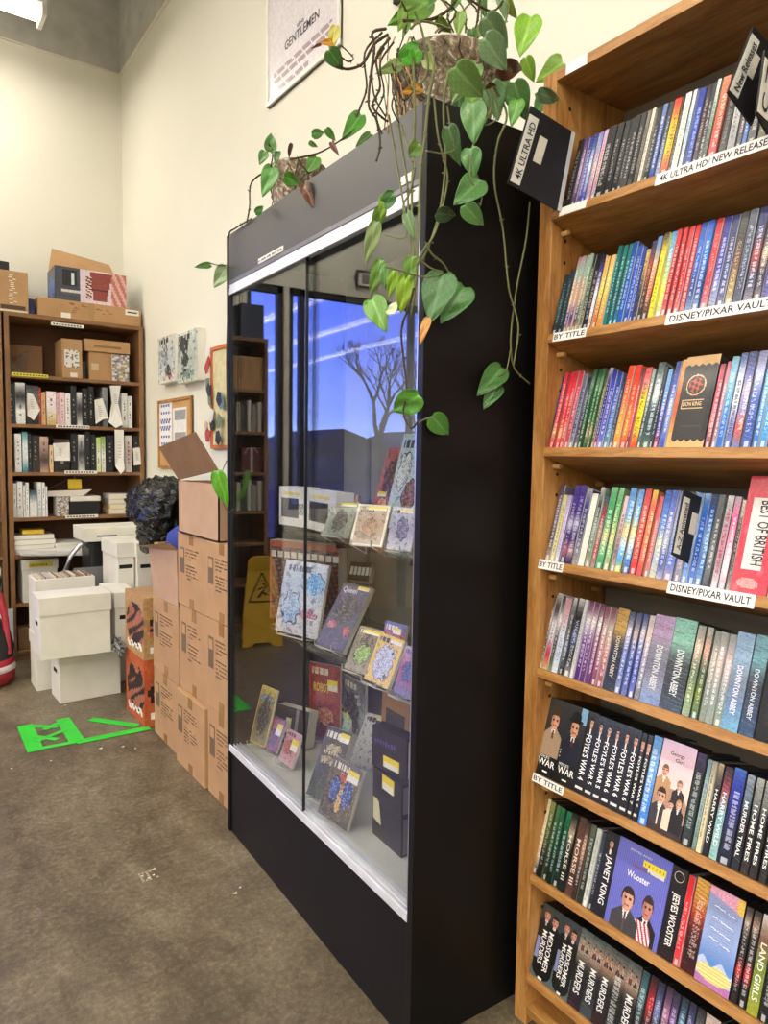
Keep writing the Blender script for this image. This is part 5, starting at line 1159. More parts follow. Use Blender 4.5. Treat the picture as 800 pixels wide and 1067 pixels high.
# office chair arm / bent tube
tu = thing('desk_lamp', 'bent grey tube lamp arm among the boxes before the bookcase', 'lamp', (.97, 4.98, .0))
MB().lathe([(.06, 0), (.06, .02), (.02, .03), (.018, .45), (.03, .46), (.03, .55), (.018, .57), (0, .57)], n=20).build('base', 'blackp', tu)
MB().tube([(0, 0, .55), (-.005, 0, .66), (.03, 0, .76), (.09, 0, .83), (.17, 0, .85)], .016, n=10).build('arm', 'alu', tu)
MB().lathe([(.03, 0), (.05, -.05), (.0, -.05)], n=14).build('shade', 'blackp', tu, (.18, 0, .86))
kb = cbox(1.0, 1.2, 4.835, 4.90, .0, .69, 'grey', 'grey machine block behind the open comic box', 'machine', 'machine')
# orange and black printed cartons
def flame(seed, base):
    def f(o, w, d, h):
        r = random.Random(seed)
        def fn(u, v):
            q = math.sin(u*9+seed+4*math.sin(v*7))*math.cos(v*11-u*5)
            if v < .22 and .1 < u < .9 and int(u*13+v*20) % 3 and abs(v-.12-.06*u) < .05: return hx('e8e4e0')
            if el(u, v, .55, .5, .48, .36): return hx('281418') if q > -.1 else hx('a8644c')
            return hx(base)
        b = MB(); b.grid((-w/2-.001, d/2, 0), (0, -d, 0), (0, 0, h), 26, 26, lambda u, v: jit(fn(u, v), .04, r)); b.grid((-w/2, -d/2-.001, 0), (w, 0, 0), (0, 0, h), 20, 20, lambda u, v: jit(fn(u, v), .04, r)); b.build('printed_front', 'paper', o)
    return f
cbox(1.09, 1.40, 3.68, 4.02, .0, .36, simple('orange_card', 'b8562c', .6), 'orange carton with dark swirl art on the floor beside the box stack', 'printed_carton', extra=flame(2, 'b8562c'), grp='swirl printed cartons')
cbox(1.09, 1.40, 3.68, 4.02, .361, .33, 'card', 'brown carton with dark swirl print, on the orange carton', 'printed_carton', extra=flame(5, 'b08858'), grp='swirl printed cartons')
sb = MB(); r = random.Random(12)
for k in range(26): a = r.uniform(0, 6.28); sb.tube([(r.uniform(-.03, .03), r.uniform(-.12, .12), r.uniform(0, .08)) for _ in range(4)], .003, r.choice(['c8c8c8', '8c8c90', '5c5c60']), n=4)
tag(sb.build('wire_tangle', 'tin', None, (1.06, 4.06, .315)), 'tangle of grey wires beside the narrow white file box', 'wires')

# ------------------------------------------------------------------ brown shipping cartons, three columns
GC2 = 'stacked brown shipping cartons'
def ship(o, w, d, h, seed=0):
    r = random.Random(seed); b = MB(); x = -w/2-.0012
    yt = d*r.uniform(-.05, .05)
    MB().box(x, x+.0008, yt-.025, yt+.025, h*.86, h).build('tape', 'tape', o); MB().box(x, x+.0008, yt-.025, yt+.025, 0, h*.13).build('tape', 'tape', o)
    ys = d*.36
    b.box(x, x+.0006, ys-.035, ys+.02, h*.45, h*.80, '6e5a44'); b.box(x-.0004, x, ys-.028, ys+.013, h*.66, h*.775, 'b89064')
    for k in range(10):
        if k == 4: continue
        z = h*(.78-.044*k); L = d*r.uniform(.3, .52) if k not in (3, 9) else d*.2
        for q in range(int(L/.012)):
            if r.random() < .85: b.box(x, x+.0006, ys-.06-q*.012-.009, ys-.06-q*.012, z, z+.005, '5c4630')
    b.build('printing', 'paper', o)
cols3 = [(3.22, 3.60, [0, .35, .725], [.348, .373, .0]), (2.845, 3.205, [0, .355, .755], [.353, .398, .335]), (2.515, 2.83, [0, .385, .765], [.383, .378, .325])]
nm = ['far', 'middle', 'near']; lv = ['floor level', 'second level', 'third level']
for i, (y0, y1, zs, hs) in enumerate(cols3):
    for j in range(3):
        if hs[j] == 0: continue
        jx = rnd.uniform(-.006, .006); x0 = 1.115 if i < 2 else 1.105
        if i == 1 and j == 0: x0 = 1.10
        cbox(x0+jx+ (.0 if j else 0), 1.50, y0, y1, zs[j], hs[j], 'card', 'brown printed shipping carton, %s column of the stack, %s' % (nm[i], lv[j]), 'shipping_carton', extra=lambda o, w, d, h, s=i*3+j: ship(o, w, d, h, s), grp=GC2)
for (px, py, X) in ((222, 648, 1.098), (205, 745, 1.094)): pass
# open box holding the bin liner, far column third level
oo = thing('open_carton', 'open brown carton with a splayed flap holding the black bin liner', 'box', (1.12, 3.41, .7255))
b = MB(); b.box(0, .006, -.185, .185, 0, .27); b.box(.37, .376, -.185, .185, 0, .27); b.box(0, .376, .179, .185, 0, .27); b.box(0, .376, -.185, -.179, 0, .27); b.box(0, .376, -.185, .185, 0, .006); b.build('carton', 'card', oo)
MB().prism([(-.003, -.18, .268), (-.003, .185, .24), (-.06, .28, .245), (-.05, -.2, .31)], (.004, 0, 0)).build('flap', 'card', oo)
MB().prism([(.0, -.183, .0), (.0, .185, .0), (-.014, .22, .25), (-.006, -.183, .27)], (-.004, 0, 0)).build('front_flap', 'cardp', oo)
# bin liner
bm = bmesh.new(); bmesh.ops.create_icosphere(bm, subdivisions=5, radius=1)
rr = random.Random(5)
from mathutils import noise as mnoise
for v in bm.verts:
    p = v.co.copy(); n1 = mnoise.noise(p*1.2+Vector((3, 1, 2))); w_ = Vector((mnoise.noise(p*2), mnoise.noise(p*2+Vector((5, 5, 5))), 0))*.8; n2 = abs(mnoise.noise((Vector((p.x*4, p.y*4, p.z*1.3))+w_))); n3 = abs(mnoise.noise(Vector((p.x*2.2+p.z*3, p.y*3.4-p.z*4, p.z*5))+w_*2)); n4 = abs(mnoise.noise(p*7+w_*3))
    s = 1.04+.26*n1-.34*n2-.20*n3-.07*n4; v.co = Vector((p.x*.23*s, p.y*.42*s, p.z*.255*s))
b = MB(); b.addbm(bm, sm=True); bag = b.build('bin_liner', 'bag', None, (1.33, 3.92, 1.09)); tag(bag, 'crumpled black plastic bin liner bulging above the open carton', 'bag')
tag(MB().lathe([(0, 0), (.07, .01), (.1, .06), (.09, .13), (.04, .17), (0, .175)], n=16, squash=1.3).build('blue_cloth', simple('blue_cloth', '2c3c8c', .8, bumpy=.8, bscale=30), None, (1.21, 3.36, .93)), 'bit of blue cloth tucked beside the black bin liner', 'cloth')
# top open carton
ub = thing('open_carton', 'open plain cardboard carton on top of the stack with one raised flap', 'box', (1.10, 2.93, 1.0905+.0), (0, 0, 0))
hU = .265; b = MB()
b.box(0, .006, -.235, .235, .03, hU); b.box(.37, .376, -.235, .235, .03, hU); b.box(0, .376, .229, .235, .03, hU); b.box(0, .376, -.235, -.229, .03, hU); b.box(0, .376, -.235, .235, .03, .036); b.build('carton', 'cardp', ub, (0, 0, -.029))
uo = Vector((1.10, 2.93, 1.0905)); fl = [onX(186, 500, 1.099), onX(227, 490, 1.099), onX(203, 450, 1.06), onX(165, 466, 1.06)]
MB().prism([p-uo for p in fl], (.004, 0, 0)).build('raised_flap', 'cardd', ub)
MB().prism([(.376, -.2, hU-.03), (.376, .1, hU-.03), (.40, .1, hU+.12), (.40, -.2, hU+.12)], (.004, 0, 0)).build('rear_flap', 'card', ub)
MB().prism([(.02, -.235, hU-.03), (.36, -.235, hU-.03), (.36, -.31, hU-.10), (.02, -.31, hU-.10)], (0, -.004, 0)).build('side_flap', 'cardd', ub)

# ------------------------------------------------------------------ floor marks, tape, red and black bag
def tape(pts, w, lab, seed):
    P = [onZ(x, y, 0) for x, y in pts]; o0 = P[0].copy(); o0.z = 0; b = MB(); r = random.Random(seed)
    for p, q in zip(P[:-1], P[1:]):
        d = (q-p); d.z = 0; d.normalize(); n = Vector((-d.y, d.x, 0))*w/2
        a = [p+n, p-n, q-n*r.uniform(.9, 1.1), q+n]; b.prism([Vector((v.x, v.y, .0012+.0003*seed))-o0 for v in a], (0, 0, .0006))
    o0 = Vector((o0.x, o0.y, 0)); return tag(b.build('floor_tape', 'green_tape', None, o0), lab, 'tape', 'neon green floor tape')
tape([(26, 756), (37, 783)], .075, 'short wide neon green tape bar, leftmost on the floor', 1)
tape([(65, 749), (81, 773)], .07, 'wide neon green tape bar right of the zigzag on the floor', 2)
tape([(38, 781), (86, 772)], .035, 'green tape along the near edge of the zigzag block', 3)
tape([(33, 757), (60, 758)], .032, 'upper green strip of the zigzag inside the tape block', 4)
tape([(46, 761), (69, 750)], .032, 'slanting green strip crossing the top of the tape block', 5)
tape([(37, 768), (60, 771)], .032, 'middle green strip of the zigzag inside the tape block', 6)
tape([(38, 773), (69, 761)], .032, 'slanting green strip in the lower half of the tape block', 7)
tape([(80, 774), (156, 759)], .055, 'long green tape line running to the carton stack', 8)
tape([(94, 750), (143, 757)], .05, 'separate slanted green tape strip near the cartons', 9)
b = MB(); r = random.Random(21)
for px, py in ((141, 780), (53, 793), (36, 712), (128, 778), (68, 735), (12, 801), (148, 913), (160, 912), (155, 915), (160, 906), (105, 660+120), (250, 925), (245, 931), (66, 713)):
    p = onZ(px, py, 0); s = r.uniform(.004, .009); b.prism([(p.x-s, p.y, .0005), (p.x+s*.4, p.y-s, .0005), (p.x+s, p.y+s*.8, .0005)], (0, 0, .0015), r.choice(['d8c8a8', 'c8c0b0', 'e0dcd0']))
tag(b.build('paper_crumb', 'paper'), 'tiny pale crumbs scattered over the concrete floor', 'debris', None, 'stuff')
p = onZ(155, 912, 0); b = MB(); r = random.Random(4)
for i in range(5):
    for j in range(5):
        if r.random() < .6: b.box(-.03+i*.012, -.022+i*.012, -.03+j*.012, -.022+j*.012, 0, .0008, 'a89c88')
tag(b.build('floor_sticker', 'paper', None, (p.x, p.y, .0004)), 'worn square sticker remnant on the near concrete floor', 'sticker')
bg_ = thing('wheeled_bag', 'red and black bag with a pale stripe at the left edge of the floor', 'bag', (.47, 4.92, 0))
def loft(b, secs, c, m=0): b.lathe(secs, n=36, c=c, m=m)
b = MB(); b.lathe([(.0, 0), (.14, 0), (.175, .03), (.18, .09), (.17, .12)], n=32, c='98202c'); b.build('red_base', 'tin', bg_)
b = MB(); b.lathe([(.1715, .092), (.1835, .095), (.181, .13), (.17, .132)], n=32, c='d8ccd0'); b.build('pale_stripe', 'tin', bg_)
b = MB(); b.lathe([(.17, .12), (.178, .14), (.17, .17)], n=32, c='b02838'); b.build('red_band', 'tin', bg_)
b = MB(); b.lathe([(.17, .17), (.175, .24), (.155, .33), (.11, .40), (.06, .43), (0, .44)], n=32, c='202024'); b.build('black_body', 'tin', bg_)
b = MB(); b.tube([(.13, -.1, .2), (.12, -.08, .42), (.1, -.05, .55), (.06, 0, .62), (.0, 0, .63)], .02, 'a01c30', n=8); b.build('strap', 'tin', bg_)
b = MB(); b.lathe([(0, .6), (.06, .6), (.07, .64), (.06, .68), (0, .69)], n=20, c='24262a'); b.build('handle', 'tin', bg_, (.05, 0, 0))
cbox(.45, .66, 5.345, 5.5, .072, .26, 'whitecard', 'white carton on the bottom shelf behind the red and black bag', 'file_box')
# leaning plastic tube near bookcase upright
tag(MB().box(0, .03, 0, .01, 0, .38, 'b8c0c8').build('clear_strip', 'tin', None, (.665, 5.30, .0)), 'pale plastic strip standing against the bookcase post', 'strip')

# wet floor sign seen in the glass
ws = thing('wet_floor_sign', 'yellow wet floor sign with a falling figure, seen reflected in the case glass', 'floor sign', (-.05, 5.0, 0), (0, 0, 3.45))
def sign_leaf(s, nm):
    b = MB(); ang = math.radians(13)*s
    Mx = Matrix.Translation((0, s*.13, 0)) @ Matrix.Rotation(ang, 4, 'X')
    b.prism([(-.15, -.006, .03), (-.15, -.006, .0), (-.08, -.006, 0), (-.06, -.006, .03), (.06, -.006, .03), (.08, -.006, 0), (.15, -.006, 0), (.15, -.006, .03), (.135, -.006, .3), (.10, -.006, .66), (.06, -.006, .69), (-.06, -.006, .69), (-.10, -.006, .66), (-.135, -.006, .3)], (0, .012, 0), 'caa012')
    y = .0075*s
    b2 = MB(); b2.prism([(-.05, y, .59), (.05, y, .59), (.055, y, .64), (-.055, y, .64)], (0, .001*s, 0), '1e1a10')
    for a, c in (((-.1, .34), (0, .56)), ((0, .56), (.1, .34)), ((-.1, .34), (.1, .34))): b2.tube([(a[0], y, a[1]), (c[0], y, c[1])], .006, '1e1a10', n=5)
    b2.tube([(-.03, y, .37), (0, y, .41), (.03, y, .45), (.01, y, .48)], .008, '1e1a10', n=5); b2.tube([(0, y, .41), (.04, y, .39)], .007, '1e1a10', n=5); b2.tube([(.01, y, .45), (-.03, y, .43)], .006, '1e1a10', n=5); b2.lathe([(0, .49), (.012, .5), (0, .512)], n=8, c='1e1a10')
    for q in (b, b2): q.v = [tuple(Mx @ Vector(v)) for v in q.v]
    o = b.build(nm, 'tin', ws); b2.build('warning_print', 'tin', o)
sign_leaf(1, 'front_leaf'); sign_leaf(-1, 'rear_leaf')
# things by the window, seen in the glass
for k, x in enumerate((-1.3, -2.0, -2.7)):
    cbox(x-.3, x+.3, 5.55, 5.85, 0, .92, 'bwood_z', ['dark wooden low cabinet below the shop window, nearest the glazed door', 'middle dark wooden low cabinet below the shop window', 'dark wooden low cabinet below the shop window, farthest from the door'][k], 'low_cabinet', 'cabinet', grp='low cabinets below the window')

# left bookcase contents that show only in the case glass
cbox(-.215, -.02, 5.38, 5.62, TZ, .27, simple('navy_card', '28324e', .5), 'dark navy box on the left bookcase top, mirrored at upper left of the case glass', 'small_box')
cbox(-.20, .16, 5.37, 5.62, 1.966, .26, 'card', 'brown carton on the upper shelf, mirrored at the left edge of the case glass')
for rz, row in ((1.632, 'second'), (.994, 'fourth')):
    for k, (w_, h_, c, nm_) in enumerate([(.03, .24, 'e0dcd8', 'white'), (.035, .21, '9c9890', 'grey'), (.028, .25, 'd8d4cc', 'cream'), (.04, .22, '3a3c40', 'charcoal'), (.03, .23, 'c0b8a8', 'tan'), (.035, .26, '6c6c70', 'slate')]):
        x = -.195+k*.045; o = thing('book', '%s book on the %s shelf down, mirrored at the left of the case glass' % (nm_, row), 'book', (x, 5.38, rz+.0005), (0, 0, 0), 'books mirrored in the case glass, %s shelf' % row)
        MB().box(0, w_, 0, .17, 0, h_, c, bev=.002).build('cover', 'tin', o); MB().box(.004, w_-.004, .004, .1705, .004, h_+.0005, 'e6e2d8').build('pages', 'tin', o)
o = cbox(-.19, -.03, 5.38, 5.5, 1.3055, .2, simple('maroon_box', '5c2830', .6), 'maroon box tied with a pale ribbon, mirrored at the left of the case glass', 'gift_box', 'box')
b = MB(); b.box(-.008, .008, -.0615, -.0605, 0, .2, 'd8ccc4'); b.tube([(-.05, -.062, .16), (-.02, -.066, .2), (0, -.063, .17), (.03, -.066, .2), (.06, -.062, .15)], .003, 'd8ccc4'); b.build('ribbon', 'tin', o)
pf = thing('framed_picture', 'small dark framed picture high on the wall, mirrored in the case glass', 'picture', (-1.42, YB, 3.04))
b = MB()
for q in ((-.12, .12, 0, .02), (-.12, .12, .14, .16), (-.12, -.1, .02, .14), (.1, .12, .02, .14)): b.box(q[0], q[1], -.02, -.0005, q[2], q[3])
b.build('frame', 'blackp', pf); MB().box(-.1, .1, -.012, -.0005, .02, .14).build('mount', 'label', pf); MB().box(-.06, .06, -.0125, -.012, .04, .12).build('photo', 'grey', pf)
# ------------------------------------------------------------------ trailing pot plants on top of the case
def P3(p, pl):
    k, v = pl[0], pl[1]
    return onX(p[0], p[1], v) if k == 'X' else onY(p[0], p[1], v)
pr = random.Random(77)
def leaf(plant, org, a, c, pl, col='3f6a34', wr=.72, roll=None, dip=.25, curl=.18, tipd=0):
    B = P3(a, pl); T = P3(c, pl); T = B+(T-B)*.93; view = (B-EYE).normalized(); T = T+view*tipd; ax = T-B; L = ax.length; ax.normalize()
    W = ax.cross(view).normalized(); Nn = W.cross(ax).normalized()
    if Nn.dot(view) > 0: Nn = -Nn
    phi = pr.uniform(-.45, .45) if roll is None else roll; W, Nn = W*math.cos(phi)+Nn*math.sin(phi), Nn*math.cos(phi)-W*math.sin(phi)
    nt_, nw = 14, 10; V = []; Fc = []; cc = []
    c0 = hx(col); wr = wr/max(.75, math.cos(phi))
    for i in range(nt_+1):
        t = i/nt_; hw = L*wr*.42*(math.sin(PI*min(1, (t*.93+.07)**.62))**.8)*(1.02-.1*t)
        if i == nt_: hw = L*.004
        for j in range(-nw, nw+1):
            s = j/nw; back = -L*.07*max(0, 1-t*3.2)*(1-abs(abs(s)-.55)*1.6) if True else 0
            p = B-(B) + ax*(L*t+back*1.0) + W*(hw*s) + Nn*(L*(curl*abs(s)**1.4*hw/L*2*.6 + .02*math.sin(t*9+s*4)) - L*dip*(t**2)*.5)
            V.append(tuple(p))
    n = 2*nw+1
    for i in range(nt_):
        for j in range(2*nw):
            k = i*n+j; Fc.append((k, k+1, k+n+1, k+n)); s = abs((j+.5)/nw-1)
            vein = .10 if s < .12 else (.035 if (abs((i/nt_*7-s*2.6) % 1-.5) < .12) else 0)
            cc.append(tuple(min(1, max(0, q*(1+pr.uniform(-.05, .05))+vein)) for q in c0))
    b = MB(); b.v = V; b.f = Fc; b.c = cc; b.m = [0]*len(Fc); b.sm = [True]*len(Fc)
    o = b.build('leaf', 'leaf', plant, B-org); md = o.modifiers.new('thickness', 'SOLIDIFY'); md.thickness = .0006
    return o
def vine(plant, org, pts, pl, r=.0022, mat='stem', nodes=True, name='vine'):
    P = []
    for p in pts:
        q = P3(p[:2], p[2] if len(p) > 2 else pl)-org; P.append(q)
    S = []
    for i in range(len(P)-1):
        p0, p1, p2, p3 = P[max(0, i-1)], P[i], P[i+1], P[min(len(P)-1, i+2)]
        for k in range(5):
            t = k/5; S.append(.5*((2*p1)+(p2-p0)*t+(2*p0-5*p1+4*p2-p3)*t*t+(3*p1-p0-3*p2+p3)*t*t*t))
    S.append(P[-1]); b = MB(); b.tube(S, r, n=6, r1=r*.8)
    if nodes:
        for i in range(3, len(S)-1, 4): d = Vector((pr.uniform(-1, 1), pr.uniform(-1, 1), pr.uniform(-.5, 1))).normalized(); b.tube([S[i]-d*r, S[i]+d*r*2.6], r*1.1, n=5, r1=r*.4)
    b.build(name, mat, plant)
def pot(plant, r, h, sq=1):
    MB().lathe([(0, 0), (r*.66, 0), (r*.72, h*.05), (r*.86, h*.45), (r*.93, h*.72), (r*.93, h*.76), (r*1.0, h*.78), (r*1.02, h*.97), (r*.98, h), (r*.9, h*.985), (r*.88, h*.9)], n=48).build('pot', 'pot', plant)
    MB().lathe([(0, h*.93), (r*.5, h*.945), (r*.9, h*.9)], n=32).build('soil', 'soil', plant)
O1 = cpt(.175, .165, ZR1+.1405); O2 = cpt(.2, 1.04, ZR1+.1405)
p1 = thing('trailing_pot_plant', 'large trailing pot plant on the near end of the display case top', 'plant', O1)
p2 = thing('trailing_pot_plant', 'smaller trailing pot plant on the far end of the display case top', 'plant', O2)
hp = onY(450, 28, O1.y-.1).z-O1.z; pot(p1, .132, hp)
hp2 = onY(300, 166, O2.y-.05).z-O2.z; pot(p2, .10, hp2)
def roots(plant, r, h, n, name='dry_root'):
    for k in range(n):
        a = pr.uniform(2.4, 5.6); z = h*pr.uniform(.9, 1.02); b = MB(); P = []
        for i in range(9):
            rr_ = r*(1.03-.3*(i/8)*.9)+pr.uniform(.002, .012); P.append((rr_*math.cos(a), rr_*math.sin(a), z)); a += pr.uniform(-.16, .16); z -= h*pr.uniform(.04, .12)
        b.tube(P, pr.uniform(.001, .0022), n=5); b.build(name, pr.choice(['stem', 'stemd', 'dowel', 'stemd']), plant)
roots(p1, .132, hp, 26); roots(p2, .10, hp2, 8)
G0, GB_, GD, GL, GY = '4c7a3c', '6fa032', '2f5a30', '8fb04a', 'a8b83c'
F = ('X', .965); FR = ('X', .985); SD = ('Y', 1.222); S2 = ('Y', 1.16)
A0 = ('Y', 1.30); A1 = ('Y', 1.36); A2 = ('Y', 1.45)
# top cluster
for a, c, pl, col, wr, roll in [
 ((447, 2), (405, 24), A1, '5e8c34', .5, .2), ((452, -12), (436, 16), A1, G0, .6, .3), ((478, -8), (470, 12), A1, '5c8a3a', .6, 0), ((520, -14), (527, 24), A0, '7c9c6c', .45, .2), ((500, -10), (506, 22), A1, G0, .5, .2),
 ((506, 18), (531, 54), A0, '6c8c62', .8, .1), ((553, 18), (541, 58), A0, '7cae30', .8, .2), ((504, 40), (532, 76), S2, '6a8a60', .8, -.3), ((548, 60), (556, 88), A0, '78a236', .75, .3), ((586, 66), (560, 84), A0, '7aa63e', .7, .1),
 ((560, 96), (588, 108), S2, '6f9468', .45, .2), ((536, 86), (548, 128), SD, '4a7038', .85, .1), ((512, 86), (520, 128), SD, '557a4a', .8, -.1), ((540, 104), (532, 132), SD, '5d9a36', .7, .2), ((570, 100), (556, 120), SD, '547c40', .7, .4),
 ((474, 70), (506, 106), S2, '6c9450', .85, .15), ((497, 68), (470, 106), ('Y', 1.19), '7c9a62', .45, .3), ((493, 106), (494, 152), S2, '5c8a50', .82, 0), ((490, 155), (494, 187), S2, '508048', .95, .05), ((500, 188), (473, 212), S2, '4c7840', .8, .2), ((484, 214), (506, 238), S2, '5a8a4c', .72, .1), ((455, 222), (478, 226), SD, '3c5c34', .7, .3), ((468, 132), (478, 176), SD, '47683a', .6, .5), ((476, 90), (480, 120), A0, '3e6a34', .7, .2),
 ((436, 52), (408, 68), A0, '4c9a2c', .62, .1), ((425, 52), (432, 74), A0, '50a030', .8, .3), ((418, 66), (392, 76), A0, '7c9458', .45, .1), ((447, 54), (451, 80), A0, '86a04c', .6, .5),
 ((351, 52), (361, 74), ('Y', 1.5), '3c6428', .0, 0)]:
    if wr: leaf(p1, O1, a, c, pl, col, wr, roll)
leaf(p1, O1, (343, 52), (358, 75), A1, '3a6628', .95, .1); leaf(p1, O1, (350, 28), (343, 56), A1, 'a8a03c', .5, .2); leaf(p1, O1, (346, 44), (333, 44), A1, 'c8902c', .6, .3); leaf(p1, O1, (334, 46), (324, 50), A1, '5a2c24', .3, .3)
leaf(p1, O1, (438, 92), (418, 96), A0, 'b88428', .5, .3); leaf(p1, O1, (520, 70), (548, 76), SD, '5a3028', .7, .4); leaf(p1, O1, (508, 88), (524, 98), SD, '6a3c30', .5, .4)
for k in range(16):
    x, y = pr.uniform(408, 556), pr.uniform(-6, 44) if k < 9 else pr.uniform(50, 112)
    an = pr.uniform(-.9, .9); L = pr.uniform(14, 26)
    leaf(p1, O1, (x, y), (x+L*math.sin(an), y+L*math.cos(an)), A1 if y < 45 else (A0 if x > 470 else ('X', 1.03)), pr.choice(['466f34', '5c8c38', '3c6430', '7aa040', '56803c', '8a9a48']), pr.uniform(.5, .8), pr.uniform(-.7, .7))
for k in range(9):
    x = pr.uniform(425, 520); vine(p1, O1, [(x+pr.uniform(-8, 8), 34), (x+pr.uniform(-14, 14), 12), (x+pr.uniform(-20, 20), -10)], A1, .0024, pr.choice(['stem', 'stemd']))
for k in range(8):
    x = pr.uniform(402, 440); vine(p1, O1, [(x, 38), (x+pr.uniform(-10, 10), 62), (x+pr.uniform(-8, 12), 88), (x+pr.uniform(-6, 16), 112+pr.uniform(0, 30))], ('X', 1.01), .0016, pr.choice(['stem', 'stemd', 'dowel']), False)
# strands hanging in front of the fascia and glass
for a, c, col, wr, roll in [((401, 204), (396, 232), '78a034', .55, .2), ((410, 202), (392, 222), '4c7a3c', .6, .3), ((398, 216), (387, 244), '6c9c38', .6, -.1), ((392, 232), (379, 280), '8ca46c', .42, .1),
 ((397, 272), (384, 312), '6a9440', .45, .2), ((400, 276), (400, 302), '4a7a34', .5, .5), ((410, 282), (405, 312), '7aa22c', .55, 0), ((424, 288), (416, 330), '80a62c', .6, .2), ((388, 312), (402, 346), '5c8c30', .75, .1), ((414, 320), (398, 326), 'c0cc98', .5, .6),
 ((430, 268), (424, 300), '5c8430', .7, .3), ((424, 222), (431, 250), '4a6a34', .5, .3), ((437, 150), (424, 166), '6c9040', .9, .2), ((436, 412), (404, 434), '5a9a34', .62, -.1)]:
    leaf(p1, O1, a, c, F, col, wr, roll)
for a, c, col, wr, roll in [((462, 286), (446, 338), '42703a', .82, .2), ((484, 300), (458, 336), '4c7c3e', .8, .25), ((446, 332), (436, 360), 'b8803c', .4, .3), ((450, 434), (470, 456), '4a8034', .85, 0), ((523, 384), (497, 412), '426e34', .7, .1), ((519, 402), (503, 426), '3c6830', .72, .2)]:
    leaf(p1, O1, a, c, ('Y', 1.235), col, wr, roll)
for pts, pl, r, mat in [
 ([(446, 40), (452, 70), (447, 100), (443, 140), (438, 180), (436, 240), (433, 300)], ('X', .972), .0034, 'stem'),
 ([(430, 60), (432, 110), (431, 160), (429, 200), (430, 250), (432, 300), (428, 330)], ('X', .975), .003, 'stem'),
 ([(418, 130), (424, 150), (432, 170), (427, 200), (420, 215), (426, 240)], ('X', .97), .0024, 'stem'),
 ([(412, 108), (418, 150), (424, 190), (426, 230), (432, 280)], ('X', .98), .003, 'stem'),
 ([(405, 120), (414, 175), (420, 210), (424, 232), (421, 248), (398, 244)], F, .0022, 'stem'),
 ([(468, 70), (462, 110), (464, 170), (458, 220), (446, 258), (436, 275)], ('Y', 1.24), .003, 'stem'),
 ([(452, 100), (456, 140), (462, 165), (466, 190), (454, 240), (440, 262), (434, 276)], ('Y', 1.235), .0026, 'stem'),
 ([(443, 252), (450, 265), (462, 275), (472, 292)], ('Y', 1.235), .0026, 'stem'),
 ([(436, 270), (450, 280), (462, 284), (444, 289), (420, 283), (400, 278)], ('Y', 1.235), .002, 'stem'),
 ([(431, 300), (426, 320), (420, 335), (418, 350), (421, 380), (424, 410), (420, 430), (428, 446), (436, 438)], F, .0026, 'stemd'),
 ([(428, 446), (440, 438), (450, 434)], ('X', .98), .0018, 'stem'),
 ([(515, 90), (528, 120), (518, 150), (515, 190), (524, 240), (530, 300), (540, 340), (535, 380)], ('Y', 1.215), .003, 'stem'),
 ([(552, 210), (548, 250), (540, 290), (534, 330), (532, 360), (536, 384), (552, 400)], ('Y', 1.225), .0026, 'stem'),
 ([(532, 362), (528, 384), (520, 392)], ('Y', 1.225), .002, 'stem'),
 ([(505, 92), (512, 110), (505, 130), (520, 120), (512, 92)], S2, .002, 'stem'),
 ([(466, 110), (470, 140), (474, 155), (462, 160), (444, 157)], SD, .0022, 'stem'),
 ([(493, 150), (490, 170), (491, 190), (502, 200), (500, 215)], S2, .002, 'stem'),
 ([(404, 36), (390, 46), (378, 66), (362, 72), (352, 68)], A1, .0032, 'stemd'), ([(402, 30), (388, 34), (390, 50), (386, 80), (384, 110), (392, 125), (396, 150), (392, 168)], A0, .003, 'stemd'),
 ([(398, 34), (380, 55), (382, 90), (376, 110), (371, 122)], A1, .0026, 'stemd'), ([(406, 40), (392, 60), (396, 90), (388, 110), (400, 124), (404, 126)], A0, .0028, 'stemd'),
 ([(400, 50), (388, 70), (390, 100), (402, 122)], A0, .0024, 'stemd'), ([(410, 44), (396, 66), (400, 96), (392, 118), (398, 140)], A0, .0022, 'stemd'),
 ([(352, 56), (362, 64), (368, 60), (356, 48)], A1, .0018, 'stemd'), ([(420, 22), (450, 20), (470, 8)], A1, .004, 'stemd'), ([(428, 30), (440, 22), (470, 30)], A0, .003, 'stem'), ([(480, -8), (512, 12), (528, -6)], A0, .003, 'stemd'), ([(432, 12), (440, 34), (446, 70), (438, 88)], A0, .0032, 'stem'), ([(500, -4), (497, 24)], A0, .003, 'stemd'),
 ([(415, 50), (412, 80), (420, 104), (430, 96)], A0, .002, 'stemd'), ([(420, 70), (428, 92), (444, 100), (448, 120)], A0, .002, 'stem'), ([(406, 62), (414, 86), (408, 110), (416, 128)], A0, .0022, 'stemd')]:
    vine(p1, O1, pts, pl, r, mat)
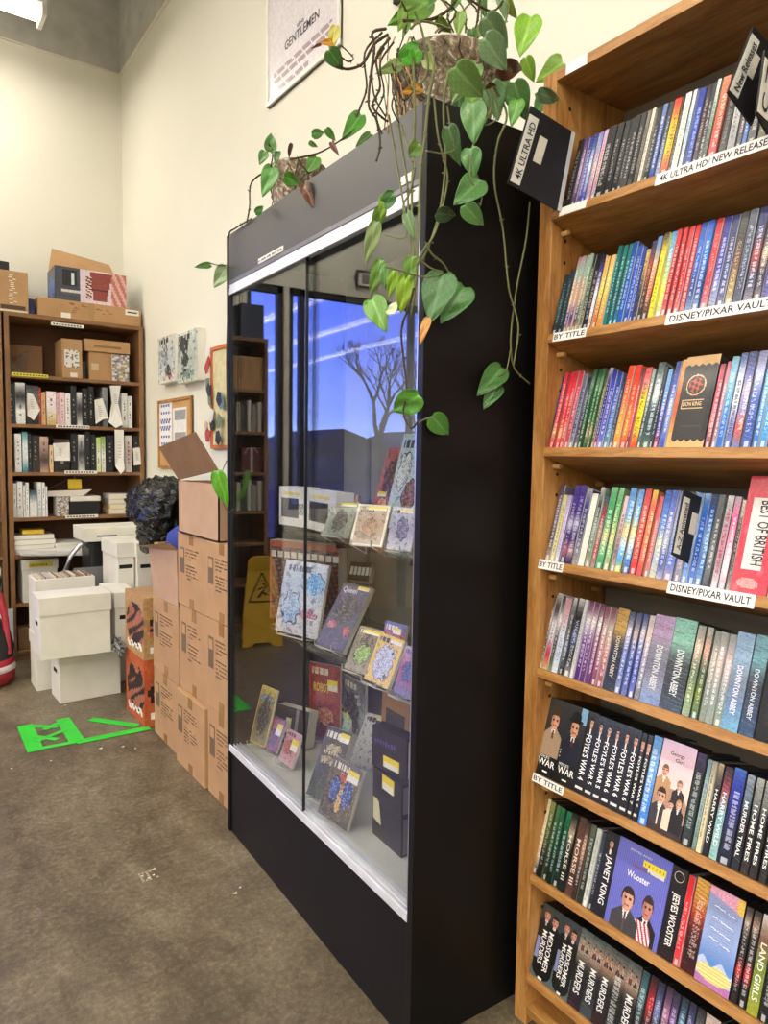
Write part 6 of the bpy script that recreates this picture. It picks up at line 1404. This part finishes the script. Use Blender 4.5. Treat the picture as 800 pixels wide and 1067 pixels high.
# second plant
B1 = ('Y', 2.12); B2 = ('Y', 2.2)
for a, c, col, wr, roll in [((281, 158), (283, 136), '4c7a38', .8, .2), ((276, 158), (270, 172), '4a7838', .8, .2), ((290, 158), (286, 172), '44703a', .6, .5), ((284, 174), (273, 206), '5c9448', .65, .1), ((296, 184), (316, 192), '5a9a38', .8, .1), ((330, 164), (318, 182), '588c3a', .75, .1), ((325, 140), (340, 138), '4c8438', .7, .1), ((340, 134), (350, 148), '5a9040', .7, .2), ((376, 120), (356, 146), '4e8c34', .6, .1), ((266, 222), (276, 214), '4c8434', .7, .3), ((322, 148), (332, 154), '6c9a58', .6, .1), ((386, 140), (370, 152), '4a7434', .5, .3)]:
    leaf(p2, O2, a, c, B1, col, wr, roll)
for a, c, col in [((318, 192), (328, 220), '5c3824'), ((304, 150), (300, 166), '4c3028'), ((346, 148), (352, 162), '5c3426')]: leaf(p2, O2, a, c, ('X', 1.02), col, .4, .4, curl=.6)
for pts, pl, r in [([(302, 166), (330, 160), (352, 148), (378, 128)], B1, .003), ([(282, 176), (262, 190), (260, 215), (257, 232)], B2, .003), ([(262, 228), (245, 238), (238, 248), (238, 300), (236, 380), (238, 470)], ('X', 1.035), .003), ([(310, 165), (322, 180), (330, 170)], B1, .0025), ([(300, 170), (312, 190), (324, 200)], ('X', 1.02), .0025), ([(280, 150), (284, 160), (282, 174)], B1, .0025)]:
    vine(p2, O2, pts, pl, r, 'stemd')
leaf(p2, O2, (236, 279), (222, 300), ('Y', 2.50), '7c9468', .8, .2); leaf(p2, O2, (219, 276), (202, 278), ('Y', 2.52), '4c7a34', .5, .2); leaf(p2, O2, (227, 492), (236, 532), ('Y', 2.46), '5c9c2c', .52, .5)
vine(p2, O2, [(238, 276), (226, 276), (216, 273)], ('Y', 2.50), .0018, 'stem')
vine(p2, O2, [(236, 480), (232, 490), (230, 500)], ('Y', 2.46), .002, 'stem', False); vine(p2, O2, [(232, 524), (238, 534), (243, 530)], ('Y', 2.45), .0015, 'stem', False, 'rootlet')
